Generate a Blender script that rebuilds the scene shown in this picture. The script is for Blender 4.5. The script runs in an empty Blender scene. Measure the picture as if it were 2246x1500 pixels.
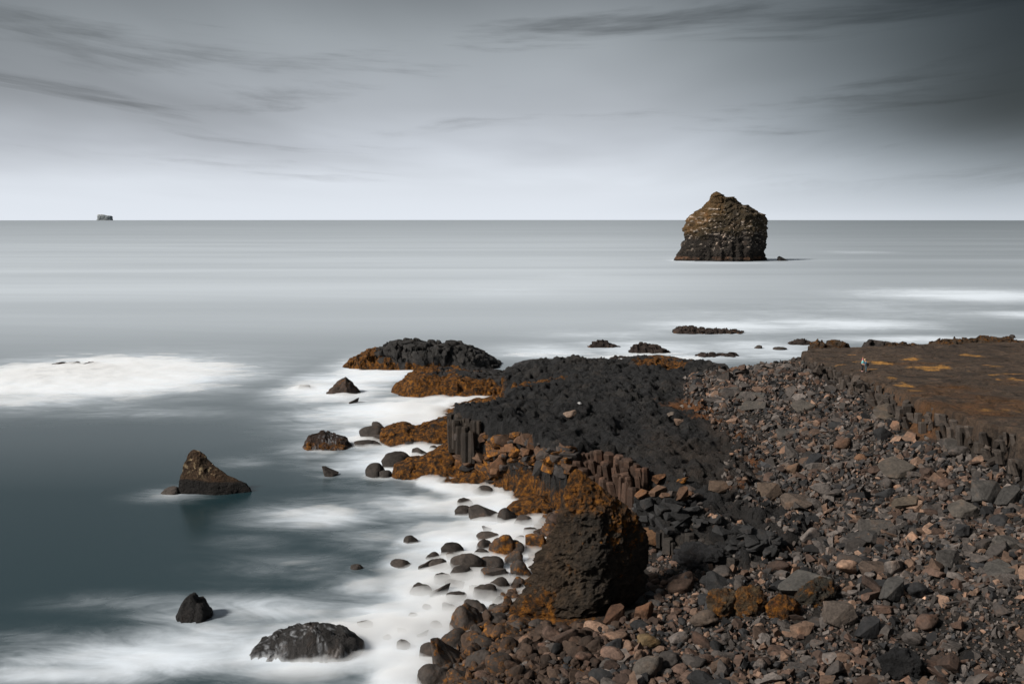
import bpy, bmesh, math, random
import numpy as np
from mathutils import Vector, Matrix, Euler

# ------------------------------------------------------------------ camera, sky, sun, exposure
SC = bpy.context.scene
COL = SC.collection
CAM_Z = 30.0
FPX = 2300.0                      # focal length in photo pixels (photo is 2246 x 1500)
PITCH = math.radians(6.80)
SUN_EL = math.radians(36.0)
SUN_DIR = Vector((-0.86, -0.42, 0.0)).normalized() * math.cos(SUN_EL) + Vector((0, 0, math.sin(SUN_EL)))

cam = bpy.data.cameras.new("camera")
cam.sensor_width = 36.0
cam.lens = 36.0 * FPX / 2246.0
cam.clip_start = 0.5
cam.clip_end = 200000.0
cam_o = bpy.data.objects.new("camera", cam)
COL.objects.link(cam_o)
cam_o.location = (0, 0, CAM_Z)
cam_o.rotation_euler = (math.pi / 2 - PITCH, 0, 0)
SC.camera = cam_o

SC.view_settings.view_transform = 'Standard'
SC.view_settings.look = 'None'
SC.view_settings.exposure = 0.12
SC.view_settings.gamma = 1.0
SC.render.engine = 'CYCLES'
SC.cycles.use_denoising = True
SC.cycles.max_bounces = 6
SC.cycles.diffuse_bounces = 3
SC.cycles.glossy_bounces = 3
SC.cycles.volume_bounces = 4
SC.cycles.transparent_max_bounces = 8
SC.cycles.caustics_reflective = False
SC.cycles.caustics_refractive = False


class NT:
    """small helper round a node tree"""
    def __init__(self, tree):
        self.t = tree
        tree.nodes.clear()

    def n(self, kind, **kw):
        nd = self.t.nodes.new(kind)
        for k, v in kw.items():
            setattr(nd, k, v)
        return nd

    def l(self, a, b):
        self.t.links.new(a, b)

    def val(self, sock, v):
        if hasattr(v, 'is_output') or isinstance(v, bpy.types.NodeSocket):
            self.l(v, sock)
        else:
            sock.default_value = v

    def math(self, op, a, b=0.0, c=0.0, clamp=False):
        nd = self.n('ShaderNodeMath', operation=op, use_clamp=clamp)
        self.val(nd.inputs[0], a)
        self.val(nd.inputs[1], b)
        if op in ('MULTIPLY_ADD', 'SMOOTH_MIN', 'SMOOTH_MAX'):
            self.val(nd.inputs[2], c)
        return nd.outputs[0]

    def step(self, x, lo, hi):
        nd = self.n('ShaderNodeMapRange', interpolation_type='SMOOTHSTEP')
        self.val(nd.inputs[0], x)
        self.val(nd.inputs[1], lo)
        self.val(nd.inputs[2], hi)
        return nd.outputs[0]

    def mix(self, f, a, b, blend='MIX'):
        nd = self.n('ShaderNodeMix', data_type='RGBA', blend_type=blend)
        self.val(nd.inputs[0], f)
        self.val(nd.inputs[6], a)
        self.val(nd.inputs[7], b)
        return nd.outputs[2]

    def noise(self, vec, scale, detail=4.0, rough=0.55, dist=0.0):
        nd = self.n('ShaderNodeTexNoise')
        self.l(vec, nd.inputs['Vector'])
        nd.inputs['Scale'].default_value = scale
        nd.inputs['Detail'].default_value = detail
        nd.inputs['Roughness'].default_value = rough
        nd.inputs['Distortion'].default_value = dist
        return nd.outputs[0]

    def comb(self, x, y, z=0.0):
        nd = self.n('ShaderNodeCombineXYZ')
        self.val(nd.inputs[0], x); self.val(nd.inputs[1], y); self.val(nd.inputs[2], z)
        return nd.outputs[0]

    def ramp(self, fac, stops):
        nd = self.n('ShaderNodeValToRGB')
        el = nd.color_ramp.elements
        while len(el) < len(stops):
            el.new(0.5)
        for e, (p, c) in zip(el, stops):
            e.position = p
            e.color = (*c, 1.0) if len(c) == 3 else c
        self.l(fac, nd.inputs[0])
        return nd.outputs[0]


def build_world():
    w = bpy.data.worlds.new("World")
    SC.world = w
    w.use_nodes = True
    t = NT(w.node_tree)
    sky = t.n('ShaderNodeTexSky', sky_type='NISHITA')
    sky.sun_disc = False
    sky.sun_elevation = SUN_EL
    sky.sun_rotation = math.atan2(SUN_DIR.x, SUN_DIR.y)
    sky.air_density = 1.2
    sky.dust_density = 2.0
    tc = t.n('ShaderNodeTexCoord')
    sep = t.n('ShaderNodeSeparateXYZ')
    t.l(tc.outputs['Generated'], sep.inputs[0])
    X, Y, Z = sep.outputs
    zc = t.math('MAXIMUM', Z, 0.0)
    den = t.math('ADD', zc, 0.055)
    px = t.math('DIVIDE', X, den)            # a cloud sheet overhead, seen in perspective
    py = t.math('DIVIDE', Y, den)
    # wind blown streaks: the sheet is stretched along the view direction
    warp = t.noise(t.comb(t.math('MULTIPLY', px, 0.30), t.math('MULTIPLY', py, 0.16), 3.1), 1.0, 3.0)
    sx = t.math('ADD', px, t.math('MULTIPLY', t.math('SUBTRACT', warp, 0.5), 1.0))
    broad = t.noise(t.comb(t.math('MULTIPLY', sx, 0.34), t.math('MULTIPLY', py, 0.13), 7.7), 1.0, 4.0, 0.5, 0.3)
    ang = t.math('ARCTAN2', X, Y)
    lift = t.math('SUBTRACT', zc, t.math('MULTIPLY', t.math('MULTIPLY', ang, ang), 0.16))
    wv_ = t.math('MULTIPLY', t.math('SUBTRACT', warp, 0.5), 0.05)
    fine = t.noise(t.comb(t.math('MULTIPLY', ang, 2.6), t.math('MULTIPLY', t.math('ADD', lift, wv_), 26.0), 2.4), 1.0, 7.0, 0.60, 0.25)
    veil = t.noise(t.comb(t.math('MULTIPLY', sx, 0.10), t.math('MULTIPLY', py, 0.06), 11.2), 1.0, 2.0)
    # brightness of the overcast against height above the horizon
    base = t.ramp(zc, [(0.0, (0.73, 0.775, 0.84)), (0.03, (0.69, 0.735, 0.80)), (0.065, (0.51, 0.545, 0.60)),
                       (0.10, (0.355, 0.38, 0.415)), (0.16, (0.275, 0.30, 0.322)), (0.21, (0.165, 0.182, 0.196)), (0.55, (0.27, 0.29, 0.31))])
    # the heavy bank of cloud that thickens toward +x
    az = t.math('DIVIDE', X, t.math('ADD', t.math('ABSOLUTE', Y), 0.15))
    bank = t.math('MULTIPLY', t.step(t.math('ADD', az, t.math('MULTIPLY', t.math('SUBTRACT', veil, 0.5), 0.25)), 0.05, 0.43),
                  t.step(zc, -0.045, 0.10))
    bank_m = t.math('SUBTRACT', 1.0, t.math('MULTIPLY', bank, 0.90))
    b1 = t.math('ADD', 0.76, t.math('MULTIPLY', t.step(broad, 0.30, 0.70), 0.42))
    b1 = t.math('ADD', 1.0, t.math('MULTIPLY', t.math('SUBTRACT', b1, 1.0), t.step(zc, 0.005, 0.08)))
    dark = t.math('MULTIPLY', t.step(fine, 0.51, 0.71), t.step(zc, 0.01, 0.06))
    b2 = t.math('SUBTRACT', 1.0, t.math('MULTIPLY', dark, 0.48))
    k = t.math('MULTIPLY', t.math('MULTIPLY', b1, b2), bank_m)
    grey = t.mix(1.0, base, t.comb(k, k, k), 'MULTIPLY')
    tinted = t.mix(t.math('MULTIPLY', bank, 0.5), grey, t.mix(1.0, grey, (0.82, 1.0, 1.06, 1), 'MULTIPLY'))
    skyc = t.mix(1.0, sky.outputs[0], (0.08, 0.08, 0.08, 1), 'MULTIPLY')
    final = t.mix(0.95, skyc, tinted)
    bg = t.n('ShaderNodeBackground')
    t.l(final, bg.inputs[0])
    bg.inputs[1].default_value = 1.0
    out = t.n('ShaderNodeOutputWorld')
    t.l(bg.outputs[0], out.inputs[0])


build_world()
sun = bpy.data.lights.new("sun", 'SUN')
sun.energy = 5.0
sun.angle = math.radians(8.0)
sun.color = (1.0, 0.94, 0.86)
sun_o = bpy.data.objects.new("sun", sun)
COL.objects.link(sun_o)
sun_o.rotation_euler = SUN_DIR.to_track_quat('Z', 'Y').to_euler()

# ------------------------------------------------------------------ numeric helpers
RNG = np.random.default_rng(7)
random.seed(7)
CP, SP = math.cos(PITCH), math.sin(PITCH)


def ray(px, py):
    u = (px - 1123.0) / FPX
    v = (750.0 - py) / FPX
    return u, CP + v * SP, -SP + v * CP


def at(px, py, z=0.0):
    """world point seen at a photo pixel, at height z"""
    dx, dy, dz = ray(px, py)
    t = (z - CAM_Z) / dz
    return np.array((dx * t, dy * t, z))


def at_d(px, py, d):
    """world point seen at a photo pixel, at distance y = d"""
    dx, dy, dz = ray(px, py)
    t = d / dy
    return np.array((dx * t, d, CAM_Z + dz * t))


def project(x, y, z):
    """world -> photo pixel and depth"""
    zz = z - CAM_Z
    dep = y * CP - zz * SP
    up = y * SP + zz * CP
    return 1123.0 + FPX * x / dep, 750.0 - FPX * up / dep, dep


def _hash(ix, iy, iz):
    h = (ix.astype(np.uint32) * np.uint32(374761393)) ^ (iy.astype(np.uint32) * np.uint32(668265263)) ^ (iz.astype(np.uint32) * np.uint32(2147483647 - 1274126177))
    h = (h ^ (h >> np.uint32(13))) * np.uint32(1274126177)
    h = (h ^ (h >> np.uint32(16))) * np.uint32(2246822519)
    h = h ^ (h >> np.uint32(15))
    return h.astype(np.float64) / 4294967295.0


def vnoise(x, y, z):
    x, y, z = np.broadcast_arrays(np.asarray(x, float), np.asarray(y, float), np.asarray(z, float))
    ix, iy, iz = np.floor(x).astype(np.int64), np.floor(y).astype(np.int64), np.floor(z).astype(np.int64)
    fx, fy, fz = x - ix, y - iy, z - iz
    fx = fx * fx * fx * (fx * (fx * 6 - 15) + 10)
    fy = fy * fy * fy * (fy * (fy * 6 - 15) + 10)
    fz = fz * fz * fz * (fz * (fz * 6 - 15) + 10)
    M = 0xFFFFFFFF
    out = 0
    for a in (0, 1):
        wx = fx if a else 1 - fx
        for b in (0, 1):
            wy = fy if b else 1 - fy
            for c in (0, 1):
                wz = fz if c else 1 - fz
                out = out + wx * wy * wz * _hash((ix + a) & M, (iy + b) & M, (iz + c) & M)
    return out * 2 - 1


def fbm(x, y, z=0.0, octv=4, gain=0.5, lac=2.03, ridged=False):
    s, a, f, tot = 0.0, 1.0, 1.0, 0.0
    for i in range(octv):
        n = vnoise(x * f + 17.3 * i, y * f - 9.1 * i, z * f + 4.7 * i)
        if ridged:
            n = 1 - 2 * np.abs(n)
        s = s + a * n
        tot += a
        a *= gain
        f *= lac
    return s / tot


def worley(x, y):
    """distance to nearest and second nearest feature point, and a cell value"""
    ix, iy = np.floor(x).astype(np.int64), np.floor(y).astype(np.int64)
    f1 = np.full(x.shape, 9.0); f2 = np.full(x.shape, 9.0); cid = np.zeros(x.shape)
    M = 0xFFFFFFFF
    for a in (-1, 0, 1):
        for b in (-1, 0, 1):
            cx, cy = ix + a, iy + b
            hx = _hash(cx & M, cy & M, np.full_like(cx, 11))
            hy = _hash(cx & M, cy & M, np.full_like(cx, 29))
            d = np.hypot(cx + hx - x, cy + hy - y)
            near = d < f1
            f2 = np.where(near, f1, np.minimum(f2, d))
            cid = np.where(near, hx, cid)
            f1 = np.where(near, d, f1)
    return f1, f2, cid


def sstep(x, lo, hi):
    t = np.clip((x - lo) / (hi - lo), 0, 1)
    return t * t * (3 - 2 * t)


class Rbf:
    """thin plate surface through points"""
    def __init__(self, pts, smooth=0.02):
        p = np.asarray(pts, float)
        self.p = p[:, :2]
        n = len(p)
        K = self._k(self.p) + np.eye(n) * smooth * 100
        P = np.c_[np.ones(n), self.p]
        A = np.block([[K, P], [P.T, np.zeros((3, 3))]])
        self.w = np.linalg.solve(A, np.r_[p[:, 2], 0, 0, 0])

    def _k(self, q):
        d2 = ((q[:, None, :] - self.p[None]) ** 2).sum(-1) + 1e-9
        return 0.5 * d2 * np.log(d2)

    def __call__(self, x, y):
        sh = np.shape(x)
        q = np.c_[np.ravel(x), np.ravel(y)]
        out = np.empty(len(q))
        for i in range(0, len(q), 40000):
            c = q[i:i + 40000]
            out[i:i + 40000] = self._k(c) @ self.w[:-3] + self.w[-3] + c @ self.w[-2:]
        return out.reshape(sh)


def poly_sd(x, y, poly):
    """signed distance to a polygon, positive inside"""
    P = np.asarray(poly)[:, :2]
    d = np.full(np.shape(x), 1e9)
    ins = np.zeros(np.shape(x), bool)
    for i in range(len(P)):
        a, b = P[i], P[(i + 1) % len(P)]
        e = b - a
        t = np.clip(((x - a[0]) * e[0] + (y - a[1]) * e[1]) / (e @ e), 0, 1)
        d = np.minimum(d, np.hypot(x - a[0] - t * e[0], y - a[1] - t * e[1]))
        if a[1] != b[1]:
            c = ((a[1] > y) != (b[1] > y)) & (x < (b[0] - a[0]) * (y - a[1]) / (b[1] - a[1]) + a[0])
            ins ^= c
    return np.where(ins, d, -d)


# ------------------------------------------------------------------ mesh and object helpers
def mesh_np(name, v, f, col=None, mat=None, smooth=True):
    """mesh from numpy arrays; f is (n,3) or (n,4); col is rgba per vertex"""
    me = bpy.data.meshes.new(name)
    v = np.ascontiguousarray(v, np.float32)
    f = np.ascontiguousarray(f, np.int32)
    k = f.shape[1]
    me.vertices.add(len(v))
    me.vertices.foreach_set('co', v.ravel())
    me.loops.add(f.size)
    me.loops.foreach_set('vertex_index', f.ravel())
    me.polygons.add(len(f))
    me.polygons.foreach_set('loop_start', np.arange(0, f.size, k, dtype=np.int32))
    me.polygons.foreach_set('use_smooth', np.full(len(f), bool(smooth)))
    me.update(calc_edges=True)
    if col is not None:
        a = me.color_attributes.new('col', 'FLOAT_COLOR', 'POINT')
        a.data.foreach_set('color', np.ascontiguousarray(col, np.float32).ravel())
    if mat is not None:
        me.materials.append(mat)
    return me


def link(name, me, parent=None):
    o = bpy.data.objects.new(name, me)
    COL.objects.link(o)
    if parent is not None:
        o.parent = parent
    return o


def tag(o, label=None, cat=None, group=None, kind=None):
    if label: o['label'] = label
    if cat: o['category'] = cat
    if group: o['group'] = group
    if kind: o['kind'] = kind
    return o


# ------------------------------------------------------------------ materials
def rock_material(name, source, bump=0.5, fine=1.0, rough=0.85, coarse=0.0, dist=0.22):
    """basalt: colour from the object or the 'col' attribute, its alpha is how much weed / moss grows on it"""
    m = bpy.data.materials.new(name)
    m.use_nodes = True
    t = NT(m.node_tree)
    geo = t.n('ShaderNodeNewGeometry')
    P = geo.outputs['Position']
    if source == 'OBJECT':
        oi = t.n('ShaderNodeObjectInfo')
        colr, moss = oi.outputs['Color'], oi.outputs['Alpha']
        off = t.n('ShaderNodeVectorMath', operation='ADD')
        t.l(P, off.inputs[0])
        t.l(t.comb(t.math('MULTIPLY', oi.outputs['Random'], 37.0), t.math('MULTIPLY', oi.outputs['Random'], 91.0)), off.inputs[1])
        P = off.outputs[0]
    else:
        at_ = t.n('ShaderNodeAttribute', attribute_name='col')
        colr, moss = at_.outputs['Color'], at_.outputs['Alpha']
    n1 = t.noise(P, 0.9 * fine, 5.0, 0.6)
    n2 = t.noise(P, 5.0 * fine, 5.0, 0.65)
    n3 = t.noise(P, 17.0 * fine, 3.0, 0.6)
    v = t.math('ADD', t.math('MULTIPLY', n1, 0.9), t.math('MULTIPLY', n2, 1.1))
    v = t.math('MAXIMUM', t.math('ADD', t.math('MULTIPLY', v, 1.7), -0.75), 0.12)
    base = t.mix(1.0, colr, t.comb(v, v, v), 'MULTIPLY')
    # rusty staining, a property of the stone
    rust = t.math('MULTIPLY', t.step(n1, 0.52, 0.72), 0.35)
    base = t.mix(rust, base, t.mix(1.0, base, (1.45, 0.98, 0.66, 1), 'MULTIPLY'))
    grow = t.noise(P, 1.3 * fine, 8.0, 0.75)
    mm = t.step(t.math('ADD', t.math('MULTIPLY', moss, 1.25), t.math('MULTIPLY', t.math('SUBTRACT', grow, 0.5), 1.5)), 0.40, 0.74)
    n4 = t.noise(P, 1.9 * fine, 9.0, 0.72)
    mossc = t.ramp(n4, [(0.34, (0.010, 0.007, 0.004)), (0.44, (0.048, 0.022, 0.006)), (0.52, (0.160, 0.060, 0.008)), (0.63, (0.37, 0.146, 0.014))])
    base = t.mix(mm, base, mossc)
    bs = t.n('ShaderNodeBsdfPrincipled')
    t.l(base, bs.inputs['Base Color'])
    bs.inputs['Roughness'].default_value = rough
    bs.inputs['Specular IOR Level'].default_value = 0.3
    h = t.math('ADD', t.math('ADD', t.math('MULTIPLY', n2, 0.6), t.math('MULTIPLY', t.math('ADD', n1, n4), coarse)), t.math('ADD', t.math('MULTIPLY', n3, 0.28), t.math('MULTIPLY', t.math('MULTIPLY', mm, n3), 0.5)))
    bp = t.n('ShaderNodeBump')
    bp.inputs['Strength'].default_value = bump
    bp.inputs['Distance'].default_value = dist / fine
    t.l(h, bp.inputs['Height'])
    t.l(bp.outputs[0], bs.inputs['Normal'])
    out = t.n('ShaderNodeOutputMaterial')
    t.l(bs.outputs[0], out.inputs[0])
    return m


def plain_material(name, col, rough=0.8, nscale=9.0):
    m = bpy.data.materials.new(name)
    m.use_nodes = True
    t = NT(m.node_tree)
    geo = t.n('ShaderNodeNewGeometry')
    n = t.noise(geo.outputs['Position'], nscale, 3.0)
    v = t.math('ADD', 0.7, t.math('MULTIPLY', n, 0.6))
    bs = t.n('ShaderNodeBsdfPrincipled')
    t.l(t.mix(1.0, (*col, 1.0), t.comb(v, v, v), 'MULTIPLY'), bs.inputs['Base Color'])
    bs.inputs['Roughness'].default_value = rough
    out = t.n('ShaderNodeOutputMaterial')
    t.l(bs.outputs[0], out.inputs[0])
    return m


M_TERRAIN = rock_material('weathered_lava', 'ATTR', bump=1.0, coarse=1.6, dist=0.5)
M_ROCK = rock_material('boulder_stone', 'OBJECT', bump=0.6, coarse=0.35)
M_ROCKA = rock_material('rubble_stone', 'ATTR', bump=0.4)
M_STACK = rock_material('sea_stack_stone', 'ATTR', bump=1.0, fine=0.22, coarse=1.0)
M_FAR = rock_material('distant_island_stone', 'ATTR', bump=0.6, fine=0.02)

# ------------------------------------------------------------------ the lie of the land
def A(*pts):
    return np.array([at(*p) for p in pts])


BASE_PTS = [
    # waterline on the boulder beach
    (925, 1500, 0), (985, 1420, 0), (1050, 1352, 0), (1105, 1300, 0), (1145, 1240, 0), (1175, 1190, 0), (1205, 1140, 0), (1250, 1095, 0.1),
    # shallows
    (800, 1500, -1.1), (860, 1400, -1.1), (905, 1310, -1.1), (940, 1240, -1.1), (1000, 1170, -1.1), (1060, 1110, -1.1), (1130, 1075, -0.8), (1220, 1068, -0.3),
    # deeper water
    (500, 1500, -3), (600, 1350, -3), (720, 1240, -3), (830, 1130, -3), (880, 1075, -2.4), (450, 1100, -4), (650, 1000, -4), (600, 880, -4), (400, 800, -4),
    (760, 840, -3.5), (850, 730, -4), (1100, 735, -4), (1350, 735, -4), (1600, 735, -4), (0, 1200, -4), (0, 900, -4), (200, 700, -4), (800, 690, -4), (1300, 690, -4), (1900, 690, -4), (2400, 690, -4),
    (960, 880, -2), (1080, 868, -1.0), (880, 945, -2), (950, 1000, -1.0), (850, 1000, -2.5),
    # beach and scree
    (1010, 1490, 0.5), (1150, 1490, 1.2), (1110, 1400, 0.7), (1300, 1420, 1.6), (1500, 1490, 2.3), (1450, 1330, 1.8), (1230, 1300, 0.8), (1480, 1240, 2.3), (1330, 1120, 2.0), (1300, 1060, 2.6),
    (1700, 1420, 3.0), (2000, 1490, 3.6), (2300, 1500, 4.2), (1680, 1290, 3.2), (1900, 1310, 4.3), (2200, 1310, 5.4), (1560, 1180, 3.2), (1800, 1160, 4.9), (2000, 1160, 6.0),
    (2230, 1150, 7.0), (1700, 1070, 5.6), (1900, 1010, 7.0), (2100, 1030, 8.0), (2240, 1050, 8.6), (1690, 960, 6.5), (1850, 905, 8.2), (1700, 880, 7.4), (1600, 890, 6.6), (1700, 820, 8.2),
    (1640, 810, 7.2), (2000, 945, 9.2), (1540, 845, 6.6), (1760, 790, 9.0), (2300, 1000, 9.8), (2500, 1200, 9.0), (2600, 1450, 6.5),
    # foot of the lava cliffs
    (1050, 1012, 0.7), (1150, 1040, 0.6), (1250, 1050, 1.6), (1400, 1100, 2.8), (1150, 998, 3.4), (1030, 964, 3.7), (1090, 984, 3.5), (1240, 1022, 3.4), (1480, 1150, 3.0),
    (1880, 862, 9.2), (1905, 868, 9.6), (1965, 895, 9.7), (2090, 945, 10.0), (2185, 985, 10.0), (2250, 1020, 9.6), (1810, 830, 9.2), (1770, 800, 9.0),
    (1000, 900, 1.0), (960, 1500, 0.2), (1000, 1600, 0.4), (1500, 1650, 2.2), (2200, 1650, 4.0), (700, 1650, -2.0),
]
SHELF = A((1001, 884, 7.6), (1008, 906, 7.5), (1050, 918, 7.4), (1105, 930, 7.3), (1160, 950, 7.2), (1245, 986, 7.1), (1290, 976, 7.1), (1340, 986, 7.0), (1425, 1012, 6.9), (1450, 1050, 6.4),
          (1400, 1085, 5.6), (1388, 1112, 5.2), (1460, 1140, 4.9), (1540, 1175, 4.6), (1640, 1205, 4.5), (1730, 1205, 4.7), (1760, 1150, 5.2), (1690, 1110, 5.4), (1640, 1062, 5.7), (1680, 1005, 6.2), (1655, 950, 6.6), (1600, 915, 6.8), (1530, 868, 6.8), (1475, 842, 6.4), (1540, 815, 6.2), (1600, 800, 6.0),
          (1500, 788, 5.0), (1400, 790, 4.4), (1290, 790, 4.4), (1215, 789, 4.4), (1130, 797, 4.0), (1104, 812, 3.6), (1100, 845, 3.4), (1112, 866, 4.4), (1080, 880, 7.2), (1040, 881, 7.6))
SHELF_TOP = [(1005, 890, 7.6), (1060, 905, 7.5), (1150, 930, 7.3), (1245, 975, 7.1), (1340, 975, 7.1), (1420, 1000, 6.9), (1460, 1045, 6.3), (1400, 1095, 5.5), (1395, 1112, 5.2), (1460, 1132, 4.9), (1540, 1165, 4.6), (1640, 1195, 4.5),
             (1740, 1180, 4.9), (1690, 1100, 5.5), (1640, 1050, 5.8), (1550, 1075, 5.6), (1680, 1000, 6.3), (1600, 915, 6.8), (1500, 950, 6.7), (1300, 920, 7.2), (1200, 885, 7.0), (1400, 900, 7.0), (1500, 870, 6.8), (1475, 842, 6.4),
             (1540, 815, 6.2), (1610, 800, 6.0), (1500, 788, 4.9), (1400, 787, 4.3), (1290, 787, 4.3), (1215, 786, 4.2), (1130, 796, 3.8), (1104, 815, 3.5), (1200, 830, 4.2), (1100, 850, 3.2), (1112, 866, 4.4), (1300, 840, 5.6), (1400, 830, 5.8), (1080, 881, 7.3)]
HEAD = A((1752, 776, 10.4), (1790, 790, 10.8), (1850, 812, 11.3), (1905, 832, 11.6), (1965, 852, 11.8), (2012, 880, 11.9), (2080, 906, 12.0), (2180, 936, 12.1), (2246, 962, 12.2), (2330, 1010, 12.2), (2480, 1120, 12.0), (2900, 1200, 12.0),
         (2900, 800, 11.0), (2600, 745, 10.0), (2246, 748, 10.0), (2000, 757, 10.0), (1900, 758, 10.0), (1800, 761, 9.9), (1765, 768, 10.1))
HEAD_TOP = [(1752, 776, 10.4), (1850, 812, 11.3), (1905, 832, 11.6), (2012, 880, 11.9), (2180, 936, 12.1), (2300, 1000, 12.2), (2480, 1120, 12.0), (2900, 1200, 12.0), (2900, 800, 11.0), (2600, 745, 10.0),
            (2246, 748, 10.0), (2000, 757, 10.0), (1800, 761, 9.9), (2100, 800, 10.9), (2246, 860, 11.6), (1950, 790, 10.8), (2400, 747, 10.0), (2246, 780, 10.5), (2120, 752, 10.0)]
BEHIND = [((px - 1123) / FPX * d, d, z) for px, d, z in ((1790, 184, -2), (1900, 184, -2), (2000, 184, -2), (2130, 184, -2), (2246, 184, -2), (2400, 184, -2), (2600, 184, -2), (2900, 184, -2), (3200, 184, -2),
          (1800, 200, -4), (2246, 200, -4), (2900, 200, -4), (1700, 190, -2), (1600, 206, -3), (1500, 212, -3), (1400, 212, -3), (1250, 212, -3), (1120, 208, -3))]
rbf_base = Rbf(np.vstack([A(*BASE_PTS), np.array(BEHIND)]), 0.3)
rbf_shelf = Rbf(A(*SHELF_TOP), 0.3)
rbf_head = Rbf(A(*HEAD_TOP), 0.02)


def land(x, y, detail=True):
    """height, and the two signed distances (shelf, headland)"""
    b = np.clip(rbf_base(x, y), -4.5, 10.5)
    wob = 1.3 * fbm(x * 0.22, y * 0.22, 5.0, 3) + 0.45 * fbm(x * 0.9, y * 0.9, 2.0, 2)
    s1 = poly_sd(x, y, SHELF) + wob
    s2 = poly_sd(x, y, HEAD) + 0.7 * wob
    zs, zh = rbf_shelf(x, y), np.clip(rbf_head(x, y), 8.5, 12.6)
    zs = np.clip(zs, 2.5, 8.2)
    if detail:
        b = b + 0.28 * fbm(x * 0.35, y * 0.35, 1.0, 4)
        foot = sstep(12 - x, 0, 8) * sstep(y, 92, 104) * sstep(b, -0.6, 0.6)
        b = b + foot * (0.75 * fbm(x * 0.45, y * 0.35, 12.0, 4, 0.6, ridged=True) - 0.1)
        # ropy, blistered lava
        f1, f2, cid = worley(x * 0.33 + 0.6 * vnoise(x * 0.4, y * 0.4, 3), y * 0.24 + 0.6 * vnoise(x * 0.4, y * 0.4, 8))
        crack = sstep(f2 - f1, 0.0, 0.22)
        g1, g2, _ = worley(x * 1.15 + 0.5 * vnoise(x, y, 1), y * 0.8 + 0.5 * vnoise(x, y, 4))
        pil = 0.45 * (1 - f1) * crack + 0.18 * (1 - g1) * sstep(g2 - g1, 0, 0.3) + 0.55 * (cid - 0.5)
        zs = zs + pil - 0.15 + 0.30 * fbm(x * 0.18, y * 0.18, 9.0, 3) + 0.42 * fbm(x * 1.5, y * 1.1, 0.5, 3, 0.75) + 0.34 * fbm(x * 0.6, y * 0.42, 6.5, 3, 0.6, ridged=True)
        tq = 3.4 * fbm(x * 0.085, y * 0.060, 21.0, 4, 0.55) + 0.25 * fbm(x * 0.9, y * 0.9, 3.0, 2)
        zs = zs + 0.62 * (np.floor(tq) + sstep(tq - np.floor(tq), 0.78, 1.0)) * 0.8
        near = sstep(104 - y, 0, 8)
        zs = zs + near * (0.75 * fbm(x * 0.42, y * 0.42, 31.0, 4, 0.6, ridged=True) - 0.1)
        fold = np.sin(6.3 * (y * 0.42 + x * 0.10 + 2.2 * fbm(x * 0.10, y * 0.10, 81.0, 3)))
        zs = zs + 0.20 * np.abs(fold) * sstep(fbm(x * 0.12, y * 0.10, 91.0, 2), -0.2, 0.3)
        gl = 1 - sstep(np.abs(fbm(x * 0.16, y * 0.11, 41.0, 3)), 0.0, 0.05)
        zs = zs - 0.8 * gl
        h1, h2, hid = worley(x * 0.16 + vnoise(x * 0.2, y * 0.2, 2), y * 0.16 + vnoise(x * 0.2, y * 0.2, 6))
        zh = zh + 0.22 * fbm(x * 0.3, y * 0.22, 3.0, 5, 0.65) - 0.16 * (1 - sstep(h2 - h1, 0, 0.10)) + 0.14 * (hid - 0.5) * 2
    t1 = sstep(s1, -0.4, 0.6)
    t2 = sstep(s2, -0.2, 0.35)
    z = b + (np.maximum(zs, b - 0.1) - b) * t1
    z = z + (np.maximum(zh, z) - z) * t2
    return z, s1, s2


def axis(lo, mid, hi, d0, d1, far=None):
    out = [lo]
    while out[-1] < hi:
        t = max(0.0, (out[-1] - mid) / (hi - mid))
        out.append(out[-1] + d0 + (d1 - d0) * t)
    return np.array(out)


gx = np.arange(-42, 118, 0.24)
gy = axis(50, 60, 236, 0.20, 0.50)
GX, GY = np.meshgrid(gx, gy)
GZ, S1, S2 = land(GX, GY)


def H(x, y):
    """terrain height by bilinear lookup"""
    x, y = np.asarray(x, float), np.asarray(y, float)
    i = np.clip((x - gx[0]) / 0.24, 0, len(gx) - 1.001)
    j = np.clip(np.interp(y, gy, np.arange(len(gy))), 0, len(gy) - 1.001)
    i0, j0 = i.astype(int), j.astype(int)
    a, b = i - i0, j - j0
    return (GZ[j0, i0] * (1 - a) + GZ[j0, i0 + 1] * a) * (1 - b) + (GZ[j0 + 1, i0] * (1 - a) + GZ[j0 + 1, i0 + 1] * a) * b


def ground(px, py):
    """where the sight line of a photo pixel meets land or sea"""
    dx, dy, dz = ray(px, py)
    d = np.arange(48.0, 234.0, 0.1)
    t = d / dy
    x, y, z = dx * t, d, CAM_Z + dz * t
    hit = np.nonzero(z <= np.maximum(H(x, y), 0.0))[0]
    if len(hit) == 0:
        return at(px, py, 0.0)
    k = hit[0]
    return np.array((x[k], y[k], max(float(H(x[k], y[k])), 0.0)))


def patches(x, y, lst, z, soft=False):
    """sum of soft elliptical patches given as photo pixel centre, radii, strength"""
    out = np.zeros(np.shape(x))
    for px, py, rx, ry, s in lst:
        c = at(px, py, z)
        a = abs(at(px + rx, py, z)[0] - c[0])
        bf = abs(at(px, py - ry, z)[1] - c[1]); bn = abs(at(px, py + ry, z)[1] - c[1])
        q = ((x - c[0]) / (a * (1 + 0.5 * (y - c[1]) / c[1]))) ** 2 + ((y - c[1]) / np.where(y > c[1], bf, bn)) ** 2
        out = np.maximum(out, s * np.exp(-0.85 * q)) if soft else np.maximum(out, s * np.exp(-q * q * 0.7))
    return out


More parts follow.
